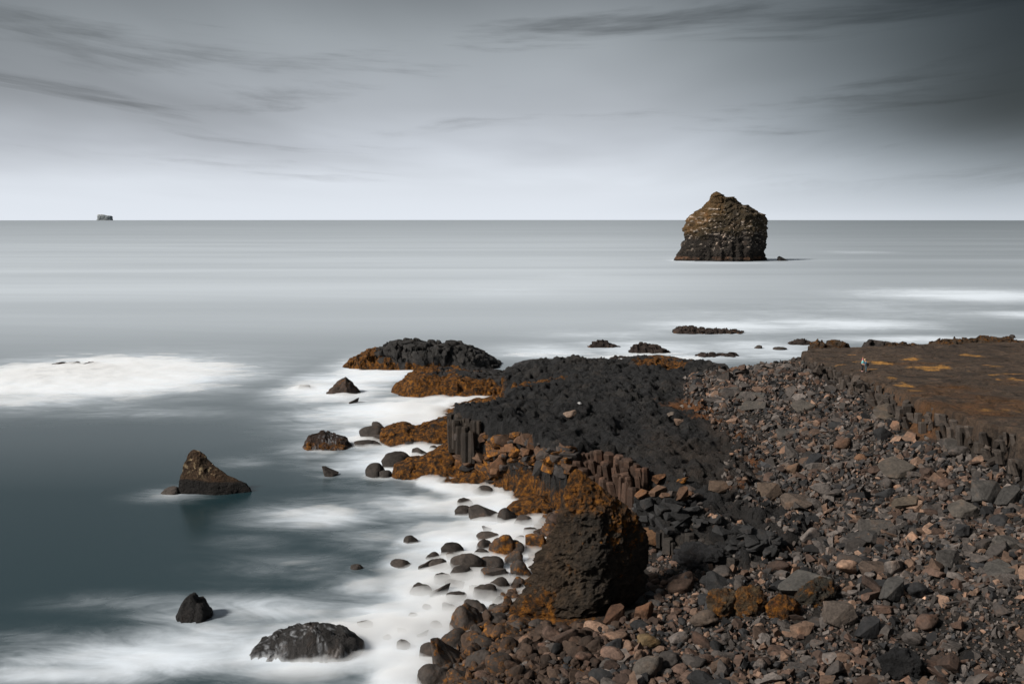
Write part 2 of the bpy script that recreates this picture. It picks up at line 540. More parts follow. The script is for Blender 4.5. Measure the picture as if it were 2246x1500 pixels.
def terrain_colour():
    x, y, z = GX, GY, GZ
    xw = x + 3.0 * fbm(x * 0.16, y * 0.16, 1.5, 4, 0.6)
    yw = y + 3.6 * fbm(x * 0.13, y * 0.13, 7.5, 4, 0.6)
    n1 = fbm(x * 0.25, y * 0.25, 2.0, 4)
    n2 = fbm(x * 1.2, y * 1.2, 8.0, 4, 0.6)
    one = np.ones(x.shape)
    beach = np.stack([0.026 + 0.01 * n1, 0.022 + 0.008 * n1, 0.019 + 0.006 * n1], -1)  # ground colour darkened to stand in for shadow between the stones
    low = sstep(2.6 - z + n1, 0, 2)[..., None]
    beach = beach * (1 - low) + low * np.array((0.026, 0.019, 0.014))
    lava = np.stack([0.0195 * one, 0.0195 * one, 0.0205 * one], -1) * (1 + 0.45 * n2 + 0.3 * n1)[..., None]
    pale = sstep(fbm(x * 0.30, y * 0.22, 51.0, 5, 0.65), 0.02, 0.42)[..., None]
    lava = lava * (1 - 0.55 * pale) + 0.55 * pale * np.array((0.047, 0.042, 0.038))
    gl = 1 - sstep(np.abs(fbm(x * 0.16, y * 0.11, 41.0, 3)), 0.0, 0.06)
    ck = 1 - sstep(np.abs(fbm(x * 0.55, y * 0.38, 61.0, 3)), 0.0, 0.07)
    lava = lava * (1 - 0.7 * np.maximum(gl, 0.8 * ck))[..., None]
    brown = sstep(patches(x, y, [(1640, 930, 110, 60, 1), (1560, 1000, 160, 60, .8), (1640, 1090, 120, 60, .6)], 6.5) + 0.5 * n1, 0.25, 1.0)[..., None]
    lava = lava * (1 - brown) + brown * np.array((0.036, 0.028, 0.023))
    rusty = sstep(patches(x, y, [(1540, 880, 90, 14, 1), (1650, 940, 60, 14, 1), (1690, 1000, 50, 20, 1), (1660, 925, 40, 8, 1.0), (1580, 905, 70, 10, .8), (1700, 1030, 40, 16, .9), (1620, 1040, 60, 10, .6)], 6.7) + 0.6 * n2, 0.42, 0.9)[..., None]
    lava = lava * (1 - rusty) + rusty * np.array((0.15, 0.062, 0.022))
    head = np.array((0.088, 0.061, 0.043)) * (1 + 0.30 * n1 + 0.35 * n2)[..., None]
    ochre_soft = sstep(patches(x, y, [(2180, 900, 220, 45, .9), (2050, 850, 150, 22, .7), (2020, 782, 110, 6, .8), (2200, 830, 160, 30, .55)], 11.8) + 0.5 * n1 + 0.25 * n2, 0.5, 1.15)[..., None]
    head = head * (1 - ochre_soft) + ochre_soft * np.array((0.115, 0.056, 0.022))
    h1, h2, hid = worley(x * 0.22 + 1.2 * vnoise(x * 0.3, y * 0.3, 2), y * 0.11 + 1.2 * vnoise(x * 0.2, y * 0.2, 6))
    head = head * (1 - 0.55 * (1 - sstep(h2 - h1, 0.0, 0.10)) + 0.45 * (hid - 0.5))[..., None]
    och = patches(xw, yw, [(2030, 803, 26, 7, 1), (2045, 797, 24, 3, 1), (2125, 765, 20, 5, 1), (1890, 785, 34, 2.5, 1), (1925, 791, 26, 4, 1), (1935, 808, 36, 3, 1), (2010, 776, 22, 4, .9), (2190, 800, 30, 3, .8),
                         (2230, 835, 40, 4, .8), (1935, 832, 22, 4, .9), (1978, 848, 20, 5, 1), (2005, 862, 16, 3, .9), (1845, 795, 14, 2, .9), (2120, 808, 14, 2, .7), (1875, 767, 16, 2, .8), (2200, 822, 50, 2, .7), (2180, 910, 60, 5, .7), (1985, 852, 20, 4, .8)], 11.4)
    och = sstep(och + 0.7 * n2, 0.5, 0.95)[..., None]
    head = head * (1 - och) + och * np.array((0.44, 0.225, 0.06))
    w1 = sstep(S1, -0.6, 0.3)[..., None]
    w2 = sstep(S2, -0.3, 0.5)[..., None]
    soil = sstep(patches(x, y, [(1985, 900, 60, 26, 1), (2050, 945, 60, 24, 1), (1940, 880, 40, 14, .8)], 9.3) + 0.3 * n2, 0.4, 0.9)[..., None]
    beach = beach * (1 - soil) + soil * np.array((0.15, 0.072, 0.030))
    c = beach * (1 - w1) + lava * w1
    c = c * (1 - w2) + head * w2
    moss = sstep(2.4 - z + 0.8 * n1, 0.0, 2.0) * 0.42
    # weed clings to the seaward skirts of the lava
    sea_edge = sstep(-S1, -2.5, 0.5) * sstep(4.6 - z, 0, 2.0) * sstep(-x + 12, 0, 10)
    moss = np.maximum(moss, sea_edge * (0.62 + 0.3 * n2))
    moss = np.maximum(moss, patches(x, y, [(1450, 798, 60, 9, 1.0), (1680, 790, 40, 9, .8), (1410, 1075, 60, 14, .6), (1120, 858, 46, 7, 1), (1180, 846, 46, 5, 1), (1232, 838, 26, 4, 1)], 5.0) * 0.9)
    return np.concatenate([np.clip(c, 0.006, 1), moss[..., None]], -1)


GC = terrain_colour()


def build_land():
    ny, nx = GX.shape
    # loosen the grid sideways so cliffs do not read as a height map
    jx = 0.45 * fbm(GX * 0.9, GY * 0.9, GZ * 1.1, 3, 0.6)
    jy = 0.60 * fbm(GX * 0.9 + 40, GY * 0.9, GZ * 1.1, 3, 0.6)
    V = np.stack([GX + jx, GY + jy, GZ], -1).reshape(-1, 3)
    C = GC.reshape(-1, 4)
    idx = np.arange(ny * nx).reshape(ny, nx)
    F = np.stack([idx[:-1, :-1], idx[:-1, 1:], idx[1:, 1:], idx[1:, :-1]], -1).reshape(-1, 4)
    cx = GX[:-1, :-1].ravel(); cy = GY[:-1, :-1].ravel(); cz = GZ[:-1, :-1].ravel()
    s1 = S1[:-1, :-1].ravel(); s2 = S2[:-1, :-1].ravel()
    u, v, d = project(cx, cy, cz)
    keep = (u > -700) & (u < 2750) & (v < 1800) & (cz > -4.0)
    zone = np.where(s2 > -0.4, 2, np.where(s1 > -0.5, 1, 0))
    out = []
    for k, (name, kind) in enumerate((('beach', 'structure'), ('lava_shelf', 'structure'), ('headland', 'structure'))):
        f = F[keep & (zone == k)]
        used, inv = np.unique(f, return_inverse=True)
        me = mesh_np(name, V[used], inv.reshape(-1, 4), C[used], M_TERRAIN)
        o = link(name, me)
        out.append(o)
    tag(out[0], 'boulder beach rising from the surf into a scree slope', None, None, 'structure')
    tag(out[1], 'black ropy lava shelf running out into the sea', None, None, 'structure')
    tag(out[2], 'flat brown headland with ochre patches above the scree', None, None, 'structure')
    return out


BEACH, SHELF_O, HEAD_O = build_land()

# ------------------------------------------------------------------ rock builders
def grid_faces(nr, ns, wrap=True):
    idx = np.arange(nr * ns).reshape(nr, ns)
    b = np.roll(idx, -1, 1) if wrap else idx[:, 1:]
    a = idx if wrap else idx[:, :-1]
    return np.stack([a[:-1], b[:-1], b[1:], a[1:]], -1).reshape(-1, 4)


def loft_rock(name, left, right, d, sc_depth=0.7, nr=120, ns=180, zb=-1.5, amp=(0.5, 0.2), freq=(0.35, 1.2), tilt=0.0, colour=None, mat=None,
              ledges=0.0, ledge_f=0.5, seed=0.0, power=2.6, lean=0.0, max_depth=None, knob=None, buttress=None, faces=None, tip=0.18):
    """a rock whose outline (photo pixels, base to top) is given on both sides; cross sections are rounded"""
    Lp = np.array([at_d(px, py, d) for px, py in left]); Rp = np.array([at_d(px, py, d) for px, py in right])
    zt = min(Lp[-1, 2], Rp[-1, 2])
    t = np.linspace(0, 1, nr)
    z0 = Lp[0, 2] if zb is None else zb
    zz = z0 + (zt - z0) * (1 - (1 - t) ** 1.25)
    o = np.argsort(Lp[:, 2]); xl = np.interp(zz, Lp[o, 2], Lp[o, 0])
    o = np.argsort(Rp[:, 2]); xr = np.interp(zz, Rp[o, 2], Rp[o, 0])
    xc, a = (xl + xr) / 2, np.maximum((xr - xl) / 2, 0.02)
    b = a * sc_depth
    if max_depth: b = np.minimum(b, max_depth)
    th = np.linspace(0, 2 * np.pi, ns, endpoint=False)
    c, s = np.cos(th), np.sin(th)
    r = (np.abs(c) ** power + np.abs(s) ** power) ** (-1 / power)
    if faces:
        acc = np.zeros(ns)
        for ang, dd_ in faces:
            acc = acc + np.maximum(np.cos(th - math.radians(ang)) / dd_, 0.0) ** 11
        r = acc ** (-1 / 11)
        r = r / np.abs(c * r).max()
        xr_ = c * r
        c0 = (xr_.max() + xr_.min()) / 2
        r = r * 2 / (xr_.max() - xr_.min())
        xc = xc - a * c0 * 2 / (xr_.max() - xr_.min())
    X = xc[:, None] + a[:, None] * (c * r)
    Y = d + lean * (zz - z0)[:, None] + b[:, None] * (s * r)
    Z = np.repeat(zz[:, None], ns, 1)
    nxv, nyv = c[None] * np.ones_like(X), s[None] * np.ones_like(X)
    k = seed
    dsp = amp[0] * fbm(X * freq[0] + k, Y * freq[0], Z * freq[0], 4) + amp[1] * fbm(X * freq[1], Y * freq[1] + k, Z * freq[1], 4, 0.6, ridged=True)
    if ledges:
        zl = Z + tilt * (X - xc.mean()) + 1.2 / ledge_f * 0.9 * 1.0 * fbm(X * freq[0] * 1.5, Y * freq[0], Z * freq[0] + 9, 3)
        saw = (zl * ledge_f) % 1.0
        up = sstep(Z, z0 + 0.30 * (zt - z0), z0 + 0.45 * (zt - z0))
        dsp = dsp - ledges * (sstep(saw, 0.0, 0.85) - 0.5) * up * (0.6 + 0.7 * fbm(X * freq[1] * .4, Y * freq[1] * .4, Z * freq[1] * .4, 2))
    if knob:
        kn = fbm(X * knob[1], Y * knob[1], Z * knob[1] + k, 4, 0.65)
        dsp = dsp + knob[0] * (1.0 - 2.2 * np.abs(kn)) + knob[0] * 0.6 * fbm(X * knob[1] * 0.4, Y * knob[1] * 0.4, Z * knob[1] * 0.4 + k, 2)
    if buttress:
        low = 1 - sstep(Z, z0 + 0.28 * (zt - z0), z0 + 0.48 * (zt - z0))
        dsp = dsp + low * buttress[0] * fbm(X * buttress[1] + k, Y * buttress[1], Z * buttress[1] * 0.18, 3, 0.6, ridged=True) - buttress[0] * 0.9 * sstep(Z, z0 + 0.26 * (zt - z0), z0 + 0.34 * (zt - z0)) * low
    soft = np.minimum(1.0, a / (a.max() * tip))[:, None]
    dsp = dsp * soft
    X = X + nxv * dsp
    Y = Y + nyv * dsp
    Z = Z + 0.5 * amp[1] * fbm(X * freq[1], Y * freq[1], Z * freq[1] + 31 + k, 3) * soft
    V = np.stack([X, Y, Z], -1).reshape(-1, 3)
    V = np.vstack([V, [[xc[-1], d + lean * (zt - z0), zt + 0.02]]])
    F = grid_faces(nr, ns)
    top = (nr - 1) * ns + np.arange(ns)
    T = np.stack([top, np.roll(top, -1), np.full(ns, nr * ns), np.full(ns, nr * ns)], -1)
    tri = np.vstack([F[:, [0, 1, 2]], F[:, [0, 2, 3]], T[:, :3]])
    Cc = colour(V[:, 0], V[:, 1], V[:, 2], (V[:, 2] - z0) / (zt - z0))
    me = mesh_np(name, V, tri, Cc, mat or M_TERRAIN)
    return link(name, me)


def ridge_rock(name, sky, d, front, back, colour, q=1.6, zb=-1.2, amp=0.35, freq=0.8, step=0.28, seed=0.0, steep=2.5, cracks=0.0):
    """a low outcrop whose skyline follows the given photo pixels; d is the distance of its crest"""
    S = np.array([at_d(px, py, d) for px, py in sky])
    x0, x1 = S[0, 0], S[-1, 0]
    nx = max(14, int((x1 - x0) / step)); nt = max(18, int((front + back) / step * 1.0))
    xs = np.linspace(x0, x1, nx)
    zt = np.interp(xs, S[:, 0], S[:, 2])
    e = np.linspace(0, 1, nx)
    endw = np.clip(np.minimum(e, 1 - e) / 0.16, 0, 1) ** 0.5
    t = np.linspace(-1, 1, nt)
    X = np.repeat(xs[:, None], nt, 1)
    tt = np.repeat(t[None], nx, 0)
    W = np.where(tt < 0, front, back) * (0.25 + 0.75 * endw[:, None])
    wig = 0.18 * (front + back) * 0.5 * vnoise(xs * 0.25 + seed, 0.0, 3.0)
    Y = d + wig[:, None] * (1 - tt ** 2) + tt * W
    prof = (1 - np.abs(tt) ** steep) ** (1 / q)
    Z = zb + (zt[:, None] - zb) * prof
    n = fbm(X * freq + seed, Y * freq, Z * freq, 5, 0.55)
    r = fbm(X * freq * 0.5, Y * freq * 0.5 + seed, Z * freq * 0.5, 3, ridged=True)
    fade = np.clip(np.minimum(e, 1 - e) / 0.05, 0, 1)[:, None] * np.clip((1 - np.abs(tt)) / 0.08, 0, 1)
    Z = Z + amp * (0.8 * n + 0.5 * r - 0.25) * fade * (0.45 + 0.55 * (1 - prof ** 6))
    zq = (Z + 0.5 * n + 0.15 * X) / 0.8
    Z = Z + 0.55 * 0.8 * amp * (np.floor(zq) + sstep(zq - np.floor(zq), 0.55, 1.0) - zq + 0.3) * fade * 1.4
    if cracks:
        f1, f2, cid = worley(X * 0.45 + 0.5 * n + seed, (Z * 0.6 + Y * 0.25) + 0.5 * n)
        Y = Y - cracks * (cid - 0.3) * fade
        Z = Z - cracks * 0.5 * (1 - sstep(f2 - f1, 0, 0.16)) * fade
    X = X + amp * 0.6 * fbm(X * freq + 50, Y * freq, Z * freq + seed, 3) * fade
    Y = Y + amp * 0.9 * fbm(X * freq, Y * freq + 50, Z * freq + seed, 3) * fade
    V = np.stack([X, Y, Z], -1).reshape(-1, 3)
    F = grid_faces(nx, nt, wrap=False)
    h = (V[:, 2] - zb) / (zt.max() - zb)
    me = mesh_np(name, V, F[:, ::-1], colour(V[:, 0], V[:, 1], V[:, 2], h), M_TERRAIN)
    return link(name, me)


def veined(base):
    def f(x, y, z, h):
        c = base(x, y, z, h)
        v = 1 - np.abs(fbm(x * 1.5, y * 1.5, z * 0.35, 4, 0.6)) * 2
        w = (sstep(v, 0.86, 1.0) * sstep(fbm(x * .6, y * .6, z * .6 + 3, 3), -0.3, 0.3))[:, None] * 0.75
        w = np.maximum(w, 0.7 * sstep(0.45 - z + 0.5 * fbm(x * 1.2, y * 1.2, z, 3), 0, 0.5)[:, None])
        c[:, :3] = c[:, :3] * (1 - w) + w * np.array((0.42, 0.44, 0.47))
        return c
    return f


def rgb_moss(rgb, moss):
    return np.concatenate([np.clip(rgb, 0.004, 1), np.clip(moss, 0, 1)[:, None]], -1)


def col_dark(base=(0.036, 0.035, 0.036), moss_top=2.4, moss_amt=0.95, bias=0.0):
    def f(x, y, z, h):
        n = fbm(x * 0.4, y * 0.4, z * 0.4, 4)
        n5 = fbm(x * 1.5, y * 1.5, z * 1.5, 4, 0.6)
        c = np.array(base)[None] * (1 + 0.6 * n + 0.4 * n5)[:, None]
        m = moss_amt * (0.78 + 0.55 * n5) * sstep(moss_top - z + 1.6 * n + 0.8 * n5, -0.4, 1.2) + bias
        return rgb_moss(c, m)
    return f


# prototypes for loose boulders ---------------------------------------------------
def halfspace_rock(seed, n_cut, box=(1, 1, 1), bevel=0.05):
    r = np.random.default_rng(seed)
    N, Dd = [], []
    for i in range(3):
        for s in (-1, 1):
            v = np.zeros(3); v[i] = s
            v = v + r.normal(0, 0.26, 3)
            v /= np.linalg.norm(v)
            N.append(v); Dd.append(box[i] * r.uniform(0.8, 1.0) * 0.5)
    for i in range(n_cut):
        v = r.normal(0, 1, 3); v /= np.linalg.norm(v)
        sup = 0.5 * np.sum(np.abs(v) * np.array(box))
        N.append(v); Dd.append(sup * r.uniform(0.55, 0.82))
    N, Dd = np.array(N), np.array(Dd)
    pts = []
    n = len(N)
    for i in range(n):
        for j in range(i + 1, n):
            for k in range(j + 1, n):
                M3 = N[[i, j, k]]
                if abs(np.linalg.det(M3)) < 1e-3: continue
                p = np.linalg.solve(M3, Dd[[i, j, k]])
                if np.all(N @ p <= Dd + 1e-6): pts.append(p)
    bm = bmesh.new()
    for p in pts: bm.verts.new(p)
    bmesh.ops.remove_doubles(bm, verts=bm.verts[:], dist=0.02)
    res = bmesh.ops.convex_hull(bm, input=bm.verts[:])
    bmesh.ops.delete(bm, geom=[e for e in res['geom_interior'] + res['geom_unused'] if isinstance(e, bmesh.types.BMVert)], context='VERTS')
    bmesh.ops.dissolve_limit(bm, angle_limit=math.radians(4), verts=bm.verts[:], edges=bm.edges[:])
    if bevel:
        bmesh.ops.bevel(bm, geom=bm.edges[:], offset=bevel, segments=1, affect='EDGES', profile=0.5, clamp_overlap=True)
    bmesh.ops.triangulate(bm, faces=bm.faces[:])
    if bevel:
        bmesh.ops.subdivide_edges(bm, edges=[e for e in bm.edges if e.calc_length() > 0.14], cuts=1, use_grid_fill=False)
        bmesh.ops.triangulate(bm, faces=bm.faces[:])
        bmesh.ops.subdivide_edges(bm, edges=[e for e in bm.edges if e.calc_length() > 0.10], cuts=1)
        bmesh.ops.triangulate(bm, faces=bm.faces[:])
    bm.normal_update()
    bm.verts.index_update()
    v = np.array([p.co[:] for p in bm.verts]); f = np.array([[q.index for q in p.verts] for p in bm.faces])
    if bevel:
        nn = np.array([p.normal[:] for p in bm.verts])
        w = fbm(v[:, 0] * 5 + seed, v[:, 1] * 5, v[:, 2] * 5, 3, 0.6) * 0.030 + fbm(v[:, 0] * 1.8 + seed, v[:, 1] * 1.8, v[:, 2] * 1.8, 2) * 0.05
        v = v + nn * w[:, None]
    bm.free()
    s = (v.max(0) - v.min(0)).max()
    return v / s, f


def round_rock(seed, sub, lump=0.16, planes=7):
    r = np.random.default_rng(seed)
    bm = bmesh.new()
    bmesh.ops.create_icosphere(bm, subdivisions=sub, radius=1.0)
    v = np.array([p.co[:] for p in bm.verts]); f = np.array([[q.index for q in p.verts] for p in bm.faces])
    bm.free()
    rad = np.ones(len(v))
    for i in range(planes):
        n = r.normal(0, 1, 3); n /= np.linalg.norm(n)
        h = r.uniform(0.62, 0.9)
        dt = v @ n
        lim = np.where(dt > 0.05, h / np.maximum(dt, 0.05), 9)
        k = 9.0
        rad = -np.log(np.exp(-k * rad) + np.exp(-k * np.minimum(lim, 3))) / k
    rad *= 1 + lump * fbm(v[:, 0] * 1.6 + seed, v[:, 1] * 1.6, v[:, 2] * 1.6, 3)
    v = v * rad[:, None] * r.uniform([0.8, 0.65, 0.5], [1, 0.9, 0.75])
    s = (v.max(0) - v.min(0)).max()
    return v / s, f


BOXES = [(1, .8, .7), (1, .6, .45), (1, .9, .35), (1, .5, .5), (1, .75, .55), (1, .85, .8), (1, .45, .3), (1, .7, .6)]
ANG_HI = [halfspace_rock(100 + i, 6 + i % 4, BOXES[i % 8], 0.03) for i in range(20)]
ANG_LO = [halfspace_rock(100 + i, 4 + i % 3, BOXES[i % 8], 0.0) for i in range(20)]
RND_HI = [round_rock(300 + i, 4, 0.22, 9) for i in range(12)]
RND_LO = [round_rock(300 + i, 2, 0.2, 8) for i in range(12)]
PROTO = {}


def proto(kind, i):
    key = (kind, i)
    if key not in PROTO:
        v, f = (ANG_HI if kind == 'a' else RND_HI)[i]
        PROTO[key] = mesh_np('boulder_shape', v, f, None, M_ROCK, smooth=(kind == 'r'))
    return PROTO[key]


def boulder(name, kind, i, loc, size, rot, colour, moss=0.0, label=None, cat='boulder', group=None):
    o = bpy.data.objects.new(name, proto(kind, i))
    COL.objects.link(o)
    o.location = loc
    o.scale = size if hasattr(size, '__len__') else (size,) * 3
    o.rotation_euler = rot
    o.color = (*colour, moss)
    return tag(o, label, cat, group)


# ------------------------------------------------------------------ sea stack, far island
D_STACK = at(1590, 574, 0)[1]


def zoomed(ox, oy, s, pts):
    return [(ox + X / s, oy + Y / s) for X, Y in pts]


def col_stack(x, y, z, h):
    n = fbm(x * 0.10, y * 0.10, z * 0.12, 4)
    fn = fbm(x * 0.35, y * 0.35, z * 0.9, 4, 0.6)
    c = np.array((0.046, 0.032, 0.016))[None] * (1 + 0.9 * n + 0.6 * fn)[:, None]
    dark = sstep(0.46 - h + 0.22 * n, 0, 0.10)[:, None]
    c = c * (1 - dark) + dark * np.array((0.017, 0.013, 0.010))
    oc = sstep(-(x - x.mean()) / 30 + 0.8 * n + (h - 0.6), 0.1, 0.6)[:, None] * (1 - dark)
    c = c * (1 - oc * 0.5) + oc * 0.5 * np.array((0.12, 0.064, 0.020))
    # guano on the ledges
    band = ((z + 0.10 * (x - x.mean()) + 2.2 * fbm(x * 0.08, y * 0.08, z * 0.08 + 9, 3)) * 0.28) % 1.0
    g = sstep(band, 0.62, 0.8) * (1 - sstep(band, 0.9, 1.0)) * sstep(fn + 0.25 * n, -0.05, 0.35) * sstep(h, 0.30, 0.42) * (1 - sstep(h, 0.74, 0.86))
    spots = sstep(fbm(x * 0.7, y * 0.7, z * 0.7, 3, 0.6), 0.33, 0.45) * sstep(h, 0.12, 0.3) * (1 - sstep(h, .6, .75)) * 0.8
    g = (np.maximum(g * sstep(n, -0.2, 0.35), spots))[:, None]
    c = c * (1 - g) + g * np.array((0.42, 0.35, 0.29))
    tide = (sstep(z, 0.6, 1.6) * (1 - sstep(z, 2.4, 3.6)) * sstep(n + 0.6 * fn, 0.0, 0.5) * 0.7)[:, None]
    c = c * (1 - tide) + tide * np.array((0.17, 0.085, 0.045))
    return rgb_moss(c, np.zeros(len(x)))


stack = loft_rock('sea_stack',
                  zoomed(1400, 380, 5.615, [(500, 1090), (530, 985), (592, 900), (610, 800), (595, 700), (640, 560), (700, 510), (780, 440), (860, 395), (890, 340), (915, 270), (925, 245), (945, 236), (960, 226)]),
                  zoomed(1400, 380, 5.615, [(1582, 1090), (1575, 980), (1585, 860), (1610, 780), (1600, 640), (1555, 512), (1480, 488), (1390, 425), (1330, 393), (1270, 385), (1205, 315), (1165, 294), (1095, 290), (1060, 262), (1012, 254), (1000, 242), (968, 226)]),
                  D_STACK + 18, 0.62, nr=190, ns=300, zb=-2.0, amp=(2.4, 1.6), freq=(0.06, 0.22), tilt=-0.30, colour=col_stack, mat=M_STACK, ledges=1.3, ledge_f=0.22, seed=3.0, knob=(1.1, 0.34), buttress=(2.4, 0.16), faces=((-112, 0.62), (-28, 0.9), (75, 0.8), (172, 0.95)))
tag(stack, 'tall dark brown sea stack with guano ledges standing alone offshore', 'sea stack')
p = at(1716, 572, 0)
boulder('rock', 'a', 4, (p[0], p[1], 0.6), (8.5, 5, 5.0), (0.2, 0.1, 0.4), (0.022, 0.020, 0.020), 0, 'tiny black rock in the sea just beside the tall sea stack', 'rock')


def col_island(x, y, z, h):
    n = fbm(x * 0.012, y * 0.012, z * 0.03, 4)
    c = np.array((0.20, 0.225, 0.24))[None] * (1 + 0.9 * n)[:, None]  # blue-grey of distance haze put into the colour, over pale guano stone
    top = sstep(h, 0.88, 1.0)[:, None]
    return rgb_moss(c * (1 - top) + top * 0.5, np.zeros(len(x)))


D_IS = 14000.0
zi = -D_IS ** 2 / (2 * 6.371e6)
isl = loft_rock('island', zoomed(150, 430, 7.487, [(470, 400), (490, 375), (482, 320), (490, 304), (560, 304)]), zoomed(150, 430, 7.487, [(715, 400), (708, 345), (695, 328), (630, 322), (575, 308), (562, 304)]),
                D_IS, 0.6, nr=40, ns=90, zb=zi - 6, amp=(14, 8), freq=(0.012, 0.04), colour=col_island, mat=M_FAR, power=3.5)
tag(isl, 'small pale grey flat-topped island on the distant horizon', 'island')

# ------------------------------------------------------------------ big single rocks near the shore
def col_leaning(x, y, z, h):
    n = fbm(x * 0.5, y * 0.5, z * 0.5, 4)
    f = fbm(x * 2.2, y * 2.2, z * 2.2, 3, 0.6)
    c = np.array((0.036, 0.027, 0.019))[None] * (1 + 0.9 * n + 0.7 * f)[:, None]
    m = 0.60 * sstep(h + 0.35 * n + 0.2 * f, 0.55, 0.92) + 0.30 * sstep(f + n, 0.15, 0.6) + 0.95 * sstep(0.36 - h + 0.2 * n, 0, 0.25) * sstep(-(x - x.mean()), 0.6, 3.2)
    lf = (sstep(-(x - x.mean()) - 0.35 * (y - y.mean()) + 1.2 * n, 0.0, 2.5) * 0.8)[:, None]  # sunlit left face painted in as a lighter brown
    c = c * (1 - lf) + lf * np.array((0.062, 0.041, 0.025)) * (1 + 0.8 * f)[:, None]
    # rusty upper ridge
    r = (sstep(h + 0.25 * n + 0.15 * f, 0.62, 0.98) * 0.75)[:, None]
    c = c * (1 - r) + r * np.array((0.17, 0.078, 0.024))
    return rgb_moss(c, m)


gb = ground(1250, 1352)
D_BIG = gb[1] + 1.7
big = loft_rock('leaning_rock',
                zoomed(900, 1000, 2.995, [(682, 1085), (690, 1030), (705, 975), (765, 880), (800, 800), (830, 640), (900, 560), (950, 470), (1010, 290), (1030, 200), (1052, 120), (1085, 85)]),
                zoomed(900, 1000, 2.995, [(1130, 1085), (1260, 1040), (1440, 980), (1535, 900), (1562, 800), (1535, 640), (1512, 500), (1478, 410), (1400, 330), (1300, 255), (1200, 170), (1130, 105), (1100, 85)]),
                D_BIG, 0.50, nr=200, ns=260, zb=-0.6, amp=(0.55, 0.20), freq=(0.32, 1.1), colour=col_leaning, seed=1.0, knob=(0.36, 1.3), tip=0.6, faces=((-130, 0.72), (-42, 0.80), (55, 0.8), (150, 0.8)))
tag(big, 'huge dark mossy rock with a sloping rusty peak leaning on the boulder beach', 'rock')


def col_fin(x, y, z, h):
    n = fbm(x * 0.7, y * 0.7, z * 0.7, 4)
    c = np.array((0.062, 0.036, 0.019))[None] * (1 + 0.6 * n)[:, None]
    sp = (sstep(fbm(x * 3.5, y * 3.5, z * 3.5, 3), 0.28, 0.42) * sstep(h, 0.4, 0.6))[:, None]
    c = c * (1 - sp) + sp * np.array((0.36, 0.27, 0.16))
    wet = sstep(1.75 - z + 0.25 * n - 0.06 * (x - x.min()), 0, 0.25)[:, None]
    c = c * (1 - wet) + wet * np.array((0.014, 0.012, 0.011))
    return rgb_moss(c, np.zeros(len(x)))


D_FIN = at(470, 1090, 0)[1] + 1.8
fin = loft_rock('fin_shaped_rock',
                zoomed(250, 950, 2.995, [(432, 425), (428, 360), (425, 310), (440, 260), (460, 190), (490, 130), (518, 108)]),
                zoomed(250, 950, 2.995, [(905, 445), (896, 390), (855, 332), (765, 290), (700, 245), (640, 200), (600, 160), (562, 122), (530, 108)]),
                D_FIN, 0.5, nr=110, ns=160, zb=-0.8, amp=(0.28, 0.10), freq=(0.5, 1.6), colour=col_fin, seed=8.0, faces=((-105, 0.5), (-50, 0.75), (80, 0.6), (165, 0.95)))
tag(fin, 'brown fin-shaped rock rising alone out of the dark water', 'rock')

ORANGE = col_dark((0.040, 0.036, 0.034), 3.4, 1.0)
def col_tip(x, y, z, h):
    c = col_dark((0.040, 0.038, 0.037), 0.0, 0.0)(x, y, z, h)
    n = fbm(x * 0.5, y * 0.5, z * 0.5, 4)
    e = (x - x.min()) / np.ptp(x)
    c[:, 3] = np.clip(0.95 * sstep(0.30 - e + 0.25 * n, 0, 0.15) * sstep(3.6 - z + n, 0, 1) + 0.8 * sstep(1.5 - z + 1.3 * n, 0, 0.8) * (1 - sstep(e, 0.6, 0.85)), 0, 1)
    return c


def col_band(x, y, z, h):
    c = col_dark((0.034, 0.032, 0.032), 0.0, 0.0)(x, y, z, h)
    n = fbm(x * 0.5, y * 0.5, z * 0.5, 4)
    e = (x - x.min()) / np.ptp(x)
    yy = (y - y.min()) / np.ptp(y)
    c[:, 3] = np.clip(0.95 * sstep(0.42 - e + 0.4 * n, 0, 0.2) + 0.9 * sstep(0.34 - yy + 0.2 * n, 0, 0.15), 0, 1) * 0.9
    return c


g = ridge_rock('rock_outcrop', [(752, 803), (770, 785), (800, 771), (838, 763), (845, 752), (884, 745), (930, 748), (970, 753), (985, 748), (1010, 752), (1045, 765), (1075, 782), (1100, 800), (1112, 815)],
               at(930, 810, 0)[1] + 6.5, 8.0, 7.0, col_tip, amp=1.1, freq=0.45, step=0.22, seed=2.0, steep=4.0, q=2.2, cracks=1.7)
tag(g, 'farthest dark rock outcrop with orange weed on its seaward tip', 'rock outcrop')
g = ridge_rock('rock_outcrop', [(856, 868), (862, 848), (880, 836), (905, 818), (930, 809), (965, 808), (985, 812), (1010, 806), (1040, 812), (1090, 818), (1140, 824), (1200, 832), (1240, 842)],
               at(950, 872, 0)[1] + 9.0, 10.0, 7.0, col_band, amp=1.1, freq=0.5, step=0.22, seed=4.0, steep=3.6, q=2.0, cracks=0.9)
tag(g, 'low ledge shaggy with orange weed behind the white inlet', 'rock outcrop')
g = ridge_rock('rock_outcrop', [(1376, 800), (1392, 788), (1420, 782), (1450, 780), (1480, 783), (1510, 790), (1530, 800)], 196, 5, 4, col_dark((0.04, 0.036, 0.03), 9, 0.62), amp=0.5, seed=9.0)
tag(g, 'orange weedy hump on the skyline of the black lava shelf', 'rock outcrop')
g = ridge_rock('rock_outcrop', [(1465, 830), (1475, 800), (1500, 790), (1540, 788), (1575, 796), (1592, 797), (1600, 815), (1612, 828)], 183, 5, 4, col_dark((0.045, 0.042, 0.04), 0, 0), amp=0.4, seed=11.0, steep=3)
tag(g, 'smooth dark whaleback hump at the back of the lava shelf', 'rock outcrop')
